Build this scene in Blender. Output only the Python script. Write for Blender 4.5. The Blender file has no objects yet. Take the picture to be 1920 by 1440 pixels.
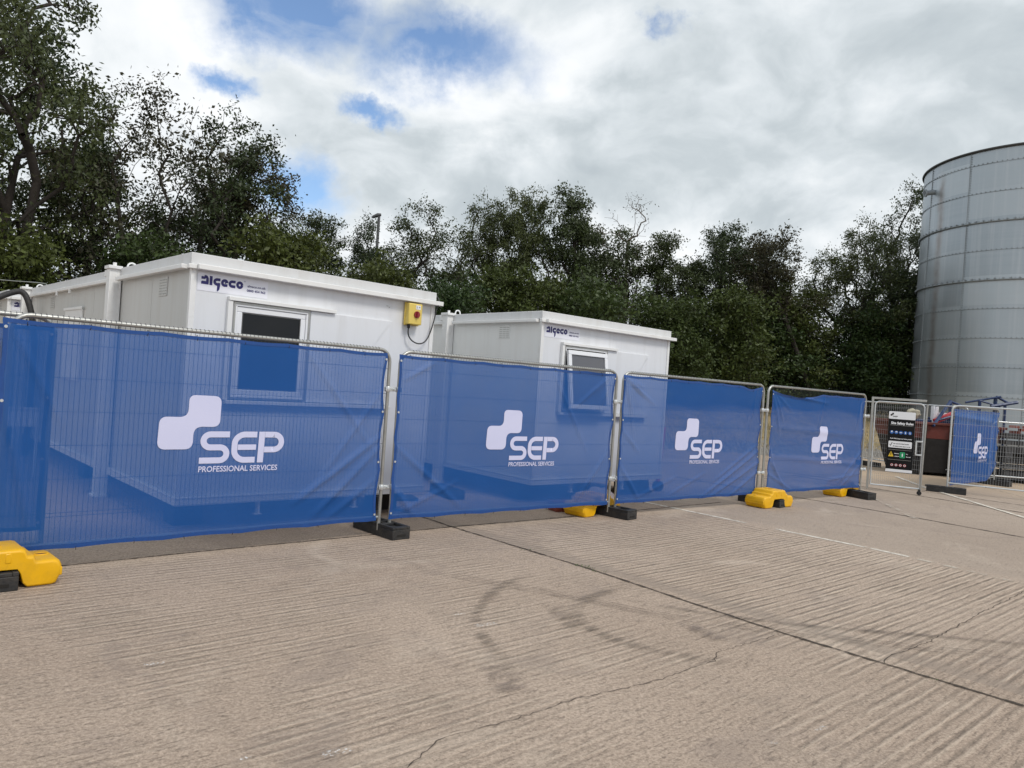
import bpy, bmesh, math, random
import numpy as np
from mathutils import Vector, Matrix
R = math.radians
scene = bpy.context.scene
COL = scene.collection

# ------------------------------------------------------------------ camera
cam_d = bpy.data.cameras.new("camera")
cam = bpy.data.objects.new("camera", cam_d); COL.objects.link(cam)
cam_d.sensor_width = 36.0; cam_d.lens = 26.17
cam_d.clip_start = 0.05; cam_d.clip_end = 3000
_p, _r = 0.00045, 0.068842
_F = Vector((0, math.cos(_p), math.sin(_p))); _U0 = Vector((0, -math.sin(_p), math.cos(_p))); _X0 = Vector((1, 0, 0))
_X = math.cos(_r)*_X0 + math.sin(_r)*_U0; _U = -math.sin(_r)*_X0 + math.cos(_r)*_U0
cam.matrix_world = Matrix(((_X.x, _U.x, -_F.x, 0), (_X.y, _U.y, -_F.y, 0), (_X.z, _U.z, -_F.z, 1.7232), (0, 0, 0, 1)))
scene.camera = cam
scene.view_settings.view_transform = 'Standard'; scene.view_settings.look = 'None'
scene.view_settings.gamma = 1; scene.view_settings.exposure = 0.28
scene.cycles.max_bounces = 8; scene.cycles.transparent_max_bounces = 24

# ------------------------------------------------------------------ node helper
class NT:
    def __init__(self, tree): self.t = tree; tree.nodes.clear()
    def n(self, typ, **kw):
        nd = self.t.nodes.new(typ)
        ins = kw.pop('ins', {})
        for k, v in kw.items(): setattr(nd, k, v)
        for k, v in ins.items(): self.set(nd.inputs[k], v)
        return nd
    def set(self, sock, v):
        if isinstance(v, bpy.types.NodeSocket): self.t.links.new(v, sock)
        elif isinstance(v, bpy.types.Node): self.t.links.new(v.outputs[0], sock)
        else:
            if sock.type == 'RGBA' and len(v) == 3: v = (*v, 1)
            sock.default_value = v
    def math(self, op, a, b=0.0, c=None, clamp=False):
        nd = self.n('ShaderNodeMath', operation=op); nd.use_clamp = clamp
        self.set(nd.inputs[0], a); self.set(nd.inputs[1], b)
        if c is not None: self.set(nd.inputs[2], c)
        return nd.outputs[0]
    def vm(self, op, a, b=(0, 0, 0)):
        nd = self.n('ShaderNodeVectorMath', operation=op); self.set(nd.inputs[0], a); self.set(nd.inputs[1], b)
        return nd
    def noise(self, vec, scale, detail=3, rough=0.5, dist=0.0, dim='3D'):
        nd = self.n('ShaderNodeTexNoise', noise_dimensions=dim)
        self.set(nd.inputs['Vector'], vec); nd.inputs['Scale'].default_value = scale
        nd.inputs['Detail'].default_value = detail; nd.inputs['Roughness'].default_value = rough
        nd.inputs['Distortion'].default_value = dist
        return nd.outputs['Fac']
    def ramp(self, fac, stops, interp='LINEAR'):
        nd = self.n('ShaderNodeValToRGB'); cr = nd.color_ramp; cr.interpolation = interp
        self.set(nd.inputs[0], fac)
        while len(cr.elements) < len(stops): cr.elements.new(0.5)
        for e, (p, c) in zip(cr.elements, stops):
            e.position = p; e.color = (*c, 1) if isinstance(c, tuple) else (c, c, c, 1)
        return nd.outputs[0]
    def mix(self, fac, a, b, mode='MIX'):
        nd = self.n('ShaderNodeMix', data_type='RGBA', blend_type=mode)
        self.set(nd.inputs[0], fac); self.set(nd.inputs[6], a); self.set(nd.inputs[7], b)
        return nd.outputs[2]
    def mapr(self, v, a, b, c=0.0, d=1.0, smooth=False):
        nd = self.n('ShaderNodeMapRange', interpolation_type='SMOOTHSTEP' if smooth else 'LINEAR')
        self.set(nd.inputs[0], v)
        for i, x in zip((1, 2, 3, 4), (a, b, c, d)): nd.inputs[i].default_value = x
        return nd.outputs[0]

# ------------------------------------------------------------------ sky + sun (broken cloud, soft sun)
SUN_EL, SUN_ROT = 52.0, 132.0     # rotation: degrees clockwise from +Y (to the right, slightly behind the camera)
world = bpy.data.worlds.new("World"); scene.world = world; world.use_nodes = True
w = NT(world.node_tree)
sky = w.n('ShaderNodeTexSky', sky_type='NISHITA'); sky.sun_disc = False
sky.sun_elevation = R(SUN_EL); sky.sun_rotation = R(SUN_ROT); sky.ozone_density = 3.5; sky.air_density = 1.0; sky.dust_density = 0.6
tc = w.n('ShaderNodeTexCoord'); D = tc.outputs['Generated']
sep = w.n('ShaderNodeSeparateXYZ'); w.set(sep.inputs[0], D)
zz = w.math('MAXIMUM', sep.outputs[2], 0.0)
inv = w.math('DIVIDE', 1.0, w.math('ADD', zz, 0.42))
pl = w.n('ShaderNodeCombineXYZ'); w.set(pl.inputs[0], w.math('MULTIPLY', sep.outputs[0], inv)); w.set(pl.inputs[1], w.math('MULTIPLY', sep.outputs[1], inv))
P = pl.outputs[0]
warp = w.n('ShaderNodeTexNoise'); w.set(warp.inputs['Vector'], P); warp.inputs['Scale'].default_value = 2.2; warp.inputs['Detail'].default_value = 4
wv = w.vm('ADD', P, w.vm('MULTIPLY', w.vm('SUBTRACT', warp.outputs['Color'], (0.5, 0.5, 0.5)), (0.35, 0.35, 0.35)).outputs[0]).outputs[0]
n_big = w.noise(wv, 1.15, 6, 0.55)
n_mid = w.noise(wv, 3.4, 5, 0.48)
n_fin = w.noise(w.vm('ADD', wv, (7.3, 2.1, 0)).outputs[0], 8.0, 7, 0.55)
dirw = w.vm('ADD', D, w.vm('MULTIPLY', w.vm('SUBTRACT', w.n('ShaderNodeTexNoise', ins={'Vector': D, 'Scale': 9.0, 'Detail': 8.0, 'Roughness': 0.62}).outputs['Color'], (0.5, 0.5, 0.5)), (0.16, 0.16, 0.13)).outputs[0]).outputs[0]
def blob(d, r, squash=1.0, soft=1.0):
    """0..1 mask round the sky direction d; r half-width, squash < 1 flattens it in height."""
    v = w.vm('SUBTRACT', dirw, d).outputs[0]
    v = w.vm('MULTIPLY', v, (1/r, 1/r, 1/(r*squash))).outputs[0]
    return w.mapr(w.vm('LENGTH', v).outputs['Value'], 1.0+0.5*soft, 1.0-0.7*soft, smooth=True)
def addm(lst):
    o = lst[0]
    for x in lst[1:]: o = w.math('MAXIMUM', o, x)
    return o
gaps = addm([blob((-0.268, 0.869, 0.412), 0.105, 0.42), blob((-0.125, 0.907, 0.398), 0.112, 0.36), blob((-0.202, 0.921, 0.334), 0.036, 0.42),
             blob((0.148, 0.887, 0.436), 0.03, 0.6), blob((-0.358, 0.873, 0.33), 0.035, 0.45), blob((-0.31, 0.86, 0.40), 0.05, 0.8),
             blob((-0.29, 0.93, 0.22), 0.05, 0.8)])
far_gap = w.math('MULTIPLY', w.mapr(n_big, 0.56, 0.66, smooth=True), w.mapr(sep.outputs[1], 0.55, 0.2))     # broken blue elsewhere, behind the camera
gap = w.math('MULTIPLY', w.math('MAXIMUM', gaps, far_gap), w.mapr(n_fin, 0.32, 0.50, 0.55, 1.0), clamp=True)
grey = addm([blob((0.00, 0.955, 0.262), 0.20, 0.30), blob((0.28, 0.92, 0.285), 0.30, 0.30), blob((0.42, 0.86, 0.42), 0.18, 0.4), blob((-0.14, 0.96, 0.235), 0.10, 0.3)])
white = addm([blob((-0.098, 0.932, 0.345), 0.10, 0.45), blob((0.25, 0.94, 0.215), 0.16, 0.34), blob((0.10, 0.97, 0.20), 0.08, 0.4), blob((-0.42, 0.86, 0.30), 0.13, 0.9), blob((0.06, 0.91, 0.41), 0.10, 0.4)])
tone = w.math('ADD', w.math('MULTIPLY', n_mid, 0.62), w.math('MULTIPLY', n_fin, 0.38))
tone = w.math('ADD', tone, w.math('MULTIPLY', white, 0.085))
tone = w.math('SUBTRACT', tone, w.math('MULTIPLY', grey, 0.12))
ccol = w.ramp(tone, [(0.25, (0.40, 0.45, 0.485)), (0.38, (0.50, 0.55, 0.58)), (0.47, (0.62, 0.665, 0.695)), (0.57, (0.76, 0.79, 0.81)), (0.70, (0.88, 0.89, 0.90))])
bg_s = w.n('ShaderNodeBackground', ins={'Strength': 0.145}); w.set(bg_s.inputs[0], sky.outputs[0])
bg_c = w.n('ShaderNodeBackground', ins={'Strength': 1.0}); w.set(bg_c.inputs[0], ccol)
mx = w.n('ShaderNodeMixShader'); w.set(mx.inputs[0], w.math('SUBTRACT', 1.0, w.math('MULTIPLY', gap, 1.0))); w.set(mx.inputs[1], bg_s.outputs[0]); w.set(mx.inputs[2], bg_c.outputs[0])
wo = w.n('ShaderNodeOutputWorld'); w.set(wo.inputs[0], mx.outputs[0])
sun_d = bpy.data.lights.new("sun", 'SUN'); sun_d.energy = 1.5; sun_d.angle = R(16); sun_d.color = (1, 0.955, 0.89)
sun = bpy.data.objects.new("sun", sun_d); COL.objects.link(sun)
_sd = Vector((math.sin(R(SUN_ROT))*math.cos(R(SUN_EL)), math.cos(R(SUN_ROT))*math.cos(R(SUN_EL)), math.sin(R(SUN_EL))))
sun.rotation_euler = _sd.to_track_quat('Z', 'Y').to_euler()

# ------------------------------------------------------------------ mesh helpers
class MB:
    """collects shapes; build() links them as ONE mesh object"""
    def __init__(self): self.v = []; self.f = []
    def add(self, vs, fs):
        b = len(self.v); self.v += [tuple(x) for x in vs]; self.f += [tuple(b+i for i in f) for f in fs]; return self
    def box(self, c, s, rz=0.0, M=None):
        hx, hy, hz = s[0]/2, s[1]/2, s[2]/2
        vs = [Vector((x, y, z)) for x in (-hx, hx) for y in (-hy, hy) for z in (-hz, hz)]
        rot = M if M is not None else Matrix.Rotation(rz, 3, 'Z')
        vs = [rot @ v + Vector(c) for v in vs]
        return self.add(vs, [(0, 1, 3, 2), (4, 6, 7, 5), (0, 4, 5, 1), (2, 3, 7, 6), (0, 2, 6, 4), (1, 5, 7, 3)])
    def bx(self, x0, x1, y0, y1, z0, z1):
        return self.box(((x0+x1)/2, (y0+y1)/2, (z0+z1)/2), (abs(x1-x0), abs(y1-y0), abs(z1-z0)))
    def tube(self, pts, r, n=8, closed=False, caps=True):
        pts = [Vector(p) for p in pts]; m = len(pts)
        rr = [float(q) for q in np.interp(np.linspace(0, 1, m), np.linspace(0, 1, len(r)), r)] if isinstance(r, (list, tuple)) else [r]*m
        base = len(self.v); up = None
        for i, p in enumerate(pts):
            a = pts[i-1] if (i > 0 or closed) else pts[i]; b = pts[(i+1) % m] if (i < m-1 or closed) else pts[i]
            t = (b-a).normalized()
            if up is None:
                up = Vector((0, 0, 1)) if abs(t.z) < 0.9 else Vector((1, 0, 0))
            s = t.cross(up).normalized(); u2 = s.cross(t).normalized(); up = u2
            for k in range(n):
                q = 2*math.pi*k/n
                self.v.append(tuple(p + s*math.cos(q)*rr[i] + u2*math.sin(q)*rr[i]))
        for i in range(m if closed else m-1):
            for k in range(n):
                a = base+i*n+k; b = base+i*n+(k+1) % n; j = ((i+1) % m)
                c = base+j*n+(k+1) % n; d = base+j*n+k
                self.f.append((a, b, c, d))
        if caps and not closed:
            self.f.append(tuple(base+k for k in range(n))[::-1]); self.f.append(tuple(base+(m-1)*n+k for k in range(n)))
        return self
    def cyl(self, a, b, r, n=12, r2=None): return self.tube([a, b], [r, r if r2 is None else r2], n)
    def prism(self, poly, y0, y1, hole=None):
        """polygon in local x/z, extruded along y"""
        n = len(poly)
        vs = [(x, y0, z) for x, z in poly] + [(x, y1, z) for x, z in poly]
        fs = [tuple(range(n)), tuple(range(2*n-1, n-1, -1))] + [(i, n+i, n+(i+1) % n, (i+1) % n) for i in range(n)]
        return self.add(vs, fs)
    def build(self, name, mat, parent=None, smooth=False, bevel=0.0, seg=2, recalc=True):
        me = bpy.data.meshes.new(name); me.from_pydata(self.v, [], self.f)
        if recalc:
            bm = bmesh.new(); bm.from_mesh(me); bmesh.ops.recalc_face_normals(bm, faces=bm.faces); bm.to_mesh(me); bm.free()
        if smooth is True: me.polygons.foreach_set('use_smooth', [True]*len(me.polygons))
        elif smooth: me.polygons.foreach_set('use_smooth', [True]*len(me.polygons)); me.set_sharp_from_angle(angle=R(smooth))
        me.materials.append(mat); me.update()
        o = bpy.data.objects.new(name, me); COL.objects.link(o)
        if parent is not None: o.parent = parent
        if bevel:
            b = o.modifiers.new('bevel', 'BEVEL'); b.width = bevel; b.segments = seg; b.limit_method = 'ANGLE'; b.angle_limit = R(35)
            me.polygons.foreach_set('use_smooth', [True]*len(me.polygons)); me.set_sharp_from_angle(angle=R(45)); b.harden_normals = False
        return o
def empty(name, loc, rz, label, cat, group=None):
    o = bpy.data.objects.new(name, None); COL.objects.link(o); o.empty_display_size = 0.2
    o.location = loc; o.rotation_euler = (0, 0, rz); tag(o, label, cat, group); return o
def tag(o, label=None, cat=None, group=None, kind=None):
    for k, v in (('label', label), ('category', cat), ('group', group), ('kind', kind)):
        if v: o[k] = v
    return o
def copy_tree(o, parent=None):
    c = o.copy(); COL.objects.link(c)
    if parent is not None: c.parent = parent; c.matrix_parent_inverse = Matrix.Identity(4)
    for ch in o.children: copy_tree(ch, c)
    return c
def text_mesh(txt, size, width=None, offset=0.0, shear=0.0, align='LEFT', spacing=1.0):
    """outline text as flat triangles in x/z; returns (verts2d, faces)"""
    cu = bpy.data.curves.new('lettering', 'FONT'); cu.body = txt; cu.size = size; cu.offset = offset; cu.shear = shear
    cu.align_x = align; cu.space_character = spacing; cu.resolution_u = 3
    o = bpy.data.objects.new('lettering', cu); COL.objects.link(o)
    dg = bpy.context.evaluated_depsgraph_get(); dg.update()
    me = bpy.data.meshes.new_from_object(o.evaluated_get(dg))
    vs = [(v.co.x, v.co.y) for v in me.vertices]; fs = [tuple(p.vertices) for p in me.polygons]
    bpy.data.objects.remove(o); bpy.data.curves.remove(cu); bpy.data.meshes.remove(me)
    if width and vs:
        x0 = min(v[0] for v in vs); x1 = max(v[0] for v in vs); k = width/(x1-x0)
        vs = [((x-x0)*k if align == 'LEFT' else x*k, y) for x, y in vs]
    return vs, fs
def stroke(path, th, cut=None):
    """constant-width stroke of a 2-D centreline as quads"""
    vs, fs = [], []
    n = len(path)
    for i, (x, y) in enumerate(path):
        a = path[max(i-1, 0)]; b = path[min(i+1, n-1)]
        t = Vector((b[0]-a[0], b[1]-a[1])).normalized(); nn = Vector((-t.y, t.x))*th/2
        vs += [(x+nn.x, y+nn.y), (x-nn.x, y-nn.y)]
    for i in range(n-1): fs.append((2*i, 2*i+1, 2*i+3, 2*i+2))
    return vs, fs
def arc(cx, cy, rx, ry, a0, a1, n=12):
    return [(cx+rx*math.cos(R(a0+(a1-a0)*i/n)), cy+ry*math.sin(R(a0+(a1-a0)*i/n))) for i in range(n+1)]
def rounded(pts, n=10):
    """pts: (x, y, r): polygon with corner radii (works for concave corners too)"""
    out = []; m = len(pts)
    for i, (x, y, r) in enumerate(pts):
        p = Vector((x, y)); a = Vector(pts[i-1][:2]); b = Vector(pts[(i+1) % m][:2])
        d1 = (a-p).normalized(); d2 = (b-p).normalized(); s = p+d1*r; e = p+d2*r
        for k in range(n+1):
            t = k/n; q = s*(1-t)**2 + p*2*t*(1-t) + e*t*t
            q = q*0.85 + (p + (q-p))*0.15
            out.append((q.x, q.y))
    return out
def plate(vf_list):
    V, Fc = [], []
    for vs, fs in vf_list:
        b = len(V); V += vs; Fc += [tuple(b+i for i in f) for f in fs]
    return V, Fc
def xf(vf, sx=1, sy=1, dx=0, dy=0, shear=0):
    return [(x*sx+dx+shear*y*sy, y*sy+dy) for x, y in vf[0]], vf[1]
def flat_text(parent, name, vf, mat, y, x=0, z=0):
    """flat lettering standing in the local x/z plane at depth y (2 mm thick look: real offset plate)"""
    m = MB(); m.add([(a+x, y, b+z) for a, b in vf[0]], vf[1])
    return m.build(name, mat, parent, recalc=False)

# ------------------------------------------------------------------ materials
def mat(name, color, rough=0.5, metal=0.0, spec=0.5, var=0.0, scale=3.0, bump=0.0, bscale=40.0, coat=0.0, dirt=None, dirt_amt=0.0, dirt_scale=2.0):
    m = bpy.data.materials.new(name); m.use_nodes = True; t = NT(m.node_tree)
    tc = t.n('ShaderNodeTexCoord'); O = tc.outputs['Object']
    b = t.n('ShaderNodeBsdfPrincipled'); b.inputs['Roughness'].default_value = rough; b.inputs['Metallic'].default_value = metal
    b.inputs['Specular IOR Level'].default_value = spec; b.inputs['Coat Weight'].default_value = coat
    col = (*color, 1)
    src = None
    if var:
        nz = t.noise(O, scale, 5, 0.6)
        src = t.mix(nz, tuple(c*(1-var) for c in color), tuple(min(1, c*(1+var)) for c in color))
    if dirt:
        dz = t.mapr(t.noise(O, dirt_scale, 8, 0.7, 0.5), 0.5, 0.75, 0, dirt_amt)
        src = t.mix(dz, src if src is not None else color, dirt)
    t.set(b.inputs['Base Color'], src if src is not None else color)
    if var or bump:
        t.set(b.inputs['Roughness'], t.mapr(t.noise(O, scale*2.3, 4), 0.3, 0.7, max(0.05, rough-0.08), min(1, rough+0.1)))
    if bump:
        bp = t.n('ShaderNodeBump', ins={'Strength': bump, 'Distance': 0.004}); t.set(bp.inputs['Height'], t.noise(O, bscale, 4)); t.set(b.inputs['Normal'], bp.outputs[0])
    o = t.n('ShaderNodeOutputMaterial'); t.set(o.inputs[0], b.outputs[0]); return m

M = {}
M['galv'] = mat('galvanised steel', (0.42, 0.42, 0.40), 0.42, 0.75, var=0.22, scale=9, dirt=(0.16, 0.13, 0.10), dirt_amt=0.35, dirt_scale=6)
M['galv_bright'] = mat('bright galvanised steel', (0.62, 0.64, 0.65), 0.35, 0.6, var=0.12, scale=9)
M['wire'] = mat('zinc wire', (0.06, 0.065, 0.075), 0.6, 0.2)  # mesh behind the banners: its shade is put into this dark zinc colour
M['wire_light'] = mat('light zinc wire', (0.40, 0.41, 0.42), 0.45, 0.3)
M['rubber'] = mat('black recycled rubber', (0.018, 0.018, 0.019), 0.62, var=0.3, scale=20, bump=0.5, bscale=60, dirt=(0.12, 0.10, 0.08), dirt_amt=0.35, dirt_scale=9)
M['yellow'] = mat('yellow polyethylene', (0.80, 0.43, 0.002), 0.36, var=0.06, scale=5, bump=0.2, bscale=70, dirt=(0.35, 0.19, 0.02), dirt_amt=0.35, dirt_scale=7)
M['hole'] = mat('dark recess', (0.012, 0.010, 0.008), 0.8)
M['black'] = mat('black plastic', (0.02, 0.02, 0.022), 0.45, var=0.2, scale=10)
M['tie'] = mat('black cable tie', (0.015, 0.015, 0.02), 0.5)
M['white_paint'] = mat('white trim paint', (0.80, 0.80, 0.79), 0.4, var=0.03, scale=2, dirt=(0.45, 0.42, 0.37), dirt_amt=0.3, dirt_scale=4)
M['upvc'] = mat('white upvc', (0.82, 0.83, 0.85), 0.28)
M['rubber_seal'] = mat('window seal', (0.10, 0.10, 0.10), 0.6)
M['navy'] = mat('navy vinyl', (0.015, 0.012, 0.13), 0.4)
M['sticker'] = mat('white vinyl sticker', (0.80, 0.81, 0.88), 0.3)
M['red'] = mat('red plastic', (0.25, 0.02, 0.025), 0.4)
M['iso_yellow'] = mat('isolator yellow', (0.74, 0.56, 0.13), 0.4)
M['print_black'] = mat('black print', (0.006, 0.006, 0.007), 0.5, spec=0.2)
M['print_white'] = mat('white print', (0.80, 0.81, 0.84), 0.4)
M['print_blue'] = mat('blue pictogram', (0.02, 0.12, 0.42), 0.4)
M['print_green'] = mat('green pictogram', (0.01, 0.30, 0.12), 0.4)
M['print_yellow'] = mat('yellow pictogram', (0.75, 0.50, 0.03), 0.4)
M['print_red'] = mat('red pictogram', (0.55, 0.05, 0.06), 0.4)
M['blue_steel'] = mat('blue painted steel', (0.007, 0.028, 0.10), 0.45, var=0.2, scale=6)
M['red_skip'] = mat('rusty red paint', (0.125, 0.024, 0.016), 0.7, var=0.4, scale=3, dirt=(0.035, 0.022, 0.016), dirt_amt=0.8, dirt_scale=2.5)
M['dark_skip'] = mat('grimy dark paint', (0.014, 0.012, 0.011), 0.8, var=0.5, scale=3)
M['stone'] = mat('tan sacking', (0.42, 0.38, 0.28), 0.8, var=0.3, scale=4, bump=0.5, bscale=12)
M['brick'] = mat('red brick', (0.22, 0.05, 0.03), 0.85, var=0.4, scale=14, bump=0.5, bscale=50)
M['lamp'] = mat('lamp post grey', (0.10, 0.10, 0.105), 0.6)
M['palisade'] = mat('dark green steel', (0.010, 0.022, 0.014), 0.5)
M['bark'] = mat('bark', (0.028, 0.022, 0.017), 0.9, var=0.5, scale=9, bump=0.6, bscale=30)
M['dead_bark'] = mat('pale dead bark', (0.13, 0.11, 0.09), 0.9, var=0.3, scale=9)
M['plastic_sheet'] = mat('pale plastic sheeting', (0.55, 0.45, 0.44), 0.35, var=0.4, scale=6)
M['concrete_pad'] = mat('grey pad', (0.30, 0.30, 0.29), 0.8, var=0.2)

def glass_mat():
    m = bpy.data.materials.new('window glass'); m.use_nodes = True; t = NT(m.node_tree)
    b = t.n('ShaderNodeBsdfPrincipled'); b.inputs['Base Color'].default_value = (0.004, 0.005, 0.007, 1); b.inputs['Roughness'].default_value = 0.04
    b.inputs['Specular IOR Level'].default_value = 0.35
    o = t.n('ShaderNodeOutputMaterial'); t.set(o.inputs[0], b.outputs[0]); return m
M['glass'] = glass_mat()

def leaf_mat(name, a, b_, yel=(0.10, 0.10, 0.02)):
    m = bpy.data.materials.new(name); m.use_nodes = True; t = NT(m.node_tree)
    tc = t.n('ShaderNodeTexCoord'); geo = t.n('ShaderNodeNewGeometry'); oi = t.n('ShaderNodeObjectInfo')
    c = t.mix(t.mapr(t.noise(tc.outputs['Object'], 0.9, 3), 0.35, 0.65), a, b_)
    c = t.mix(t.math('MULTIPLY', oi.outputs['Random'], 0.75), c, yel)
    c = t.mix(t.mapr(t.noise(tc.outputs['Object'], 9.0, 2), 0.62, 0.8, 0, 0.5), c, yel)
    hsv = t.n('ShaderNodeHueSaturation'); t.set(hsv.inputs['Color'], c); t.set(hsv.inputs['Value'], t.mapr(t.noise(tc.outputs['Object'], 4.3, 2), 0.3, 0.7, 0.6, 1.5))
    p = t.n('ShaderNodeBsdfPrincipled'); t.set(p.inputs['Base Color'], hsv.outputs[0]); p.inputs['Roughness'].default_value = 0.5; p.inputs['Specular IOR Level'].default_value = 0.35
    tr = t.n('ShaderNodeBsdfTranslucent'); t.set(tr.inputs[0], hsv.outputs[0])
    mx = t.n('ShaderNodeMixShader', ins={0: 0.22}); t.set(mx.inputs[1], p.outputs[0]); t.set(mx.inputs[2], tr.outputs[0])
    o = t.n('ShaderNodeOutputMaterial'); t.set(o.inputs[0], mx.outputs[0]); return m
M['leaf'] = leaf_mat('dark foliage', (0.024, 0.040, 0.015), (0.042, 0.062, 0.023), (0.072, 0.085, 0.024))
M['leaf_bush'] = leaf_mat('undergrowth foliage', (0.023, 0.046, 0.013), (0.043, 0.072, 0.020), (0.095, 0.108, 0.022))
M['leaf_brown'] = leaf_mat('brownish sparse foliage', (0.036, 0.036, 0.020), (0.050, 0.052, 0.026), (0.07, 0.06, 0.03))

def banner_mat(seed):
    m = bpy.data.materials.new('blue mesh fabric'); m.use_nodes = True; t = NT(m.node_tree)
    tc = t.n('ShaderNodeTexCoord'); O = tc.outputs['Object']
    c = t.mix(t.noise(O, 1.3, 5, 0.6), (0.013, 0.098, 0.35), (0.021, 0.118, 0.40))
    p = t.n('ShaderNodeBsdfPrincipled'); t.set(p.inputs['Base Color'], c); p.inputs['Roughness'].default_value = 0.48; p.inputs['Specular IOR Level'].default_value = 0.22
    # fine knit: tiny relief of the mesh yarn
    sp = t.n('ShaderNodeSeparateXYZ'); t.set(sp.inputs[0], O)
    h = t.math('MULTIPLY', t.math('SINE', t.math('MULTIPLY', sp.outputs[0], 900.0)), t.math('SINE', t.math('MULTIPLY', sp.outputs[2], 900.0)))
    bp = t.n('ShaderNodeBump', ins={'Strength': 0.15, 'Distance': 0.001}); t.set(bp.inputs['Height'], h); t.set(p.inputs['Normal'], bp.outputs[0])
    tl = t.n('ShaderNodeBsdfTranslucent'); tl.inputs[0].default_value = (0.01, 0.07, 0.36, 1)
    m1 = t.n('ShaderNodeMixShader', ins={0: 0.12}); t.set(m1.inputs[1], p.outputs[0]); t.set(m1.inputs[2], tl.outputs[0])
    tp = t.n('ShaderNodeBsdfTransparent')
    m2 = t.n('ShaderNodeMixShader'); t.set(m2.inputs[0], t.mapr(t.noise(O, 2.1, 4), 0.3, 0.7, 0.21, 0.26)); t.set(m2.inputs[1], m1.outputs[0]); t.set(m2.inputs[2], tp.outputs[0])
    o = t.n('ShaderNodeOutputMaterial'); t.set(o.inputs[0], m2.outputs[0]); return m
M['banner'] = banner_mat(0)
def hem_mat():
    m = mat('blue hem tape', (0.007, 0.060, 0.25), 0.5, var=0.25, scale=25); return m
M['hem'] = hem_mat()
def print_mat():
    m = bpy.data.materials.new('white banner print'); m.use_nodes = True; t = NT(m.node_tree)
    tc = t.n('ShaderNodeTexCoord')
    p = t.n('ShaderNodeBsdfPrincipled'); t.set(p.inputs['Base Color'], t.mix(t.noise(tc.outputs['Object'], 3, 4), (0.60, 0.62, 0.86), (0.68, 0.69, 0.90))); p.inputs['Roughness'].default_value = 0.5
    tp = t.n('ShaderNodeBsdfTransparent'); m2 = t.n('ShaderNodeMixShader', ins={0: 0.05}); t.set(m2.inputs[1], p.outputs[0]); t.set(m2.inputs[2], tp.outputs[0])
    o = t.n('ShaderNodeOutputMaterial'); t.set(o.inputs[0], m2.outputs[0]); return m
M['print'] = print_mat()

def wall_mat(name, base, grime):
    """painted steel cladding with faint upright ribs and rain streaks"""
    m = bpy.data.materials.new(name); m.use_nodes = True; t = NT(m.node_tree)
    tc = t.n('ShaderNodeTexCoord'); O = tc.outputs['Object']; sp = t.n('ShaderNodeSeparateXYZ'); t.set(sp.inputs[0], O)
    mp = t.n('ShaderNodeMapping'); t.set(mp.inputs[0], O); mp.inputs['Scale'].default_value = (7, 7, 0.5)
    st = t.mapr(t.noise(mp.outputs[0], 1.0, 6, 0.65), 0.48, 0.78, 0, 0.55)
    c = t.mix(st, base, grime)
    c = t.mix(t.mapr(t.noise(O, 1.4, 5), 0.35, 0.7, 0, 0.25), c, tuple(x*0.86 for x in base))
    p = t.n('ShaderNodeBsdfPrincipled'); t.set(p.inputs['Base Color'], c); p.inputs['Roughness'].default_value = 0.42
    bp = t.n('ShaderNodeBump', ins={'Strength': 0.25, 'Distance': 0.01}); t.set(bp.inputs['Height'], t.noise(O, 2.2, 3)); t.set(p.inputs['Normal'], bp.outputs[0])
    o = t.n('ShaderNodeOutputMaterial'); t.set(o.inputs[0], p.outputs[0]); return m
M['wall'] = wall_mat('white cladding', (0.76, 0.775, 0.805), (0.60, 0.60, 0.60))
M['wall_lit'] = wall_mat('lit white cladding', (0.86, 0.87, 0.86), (0.74, 0.73, 0.70))  # light on the farther cabin's side painted in as a brighter white
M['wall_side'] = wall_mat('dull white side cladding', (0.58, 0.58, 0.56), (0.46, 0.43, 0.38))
M['fascia'] = wall_mat('white roof fascia', (0.64, 0.645, 0.65), (0.50, 0.48, 0.45))

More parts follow.
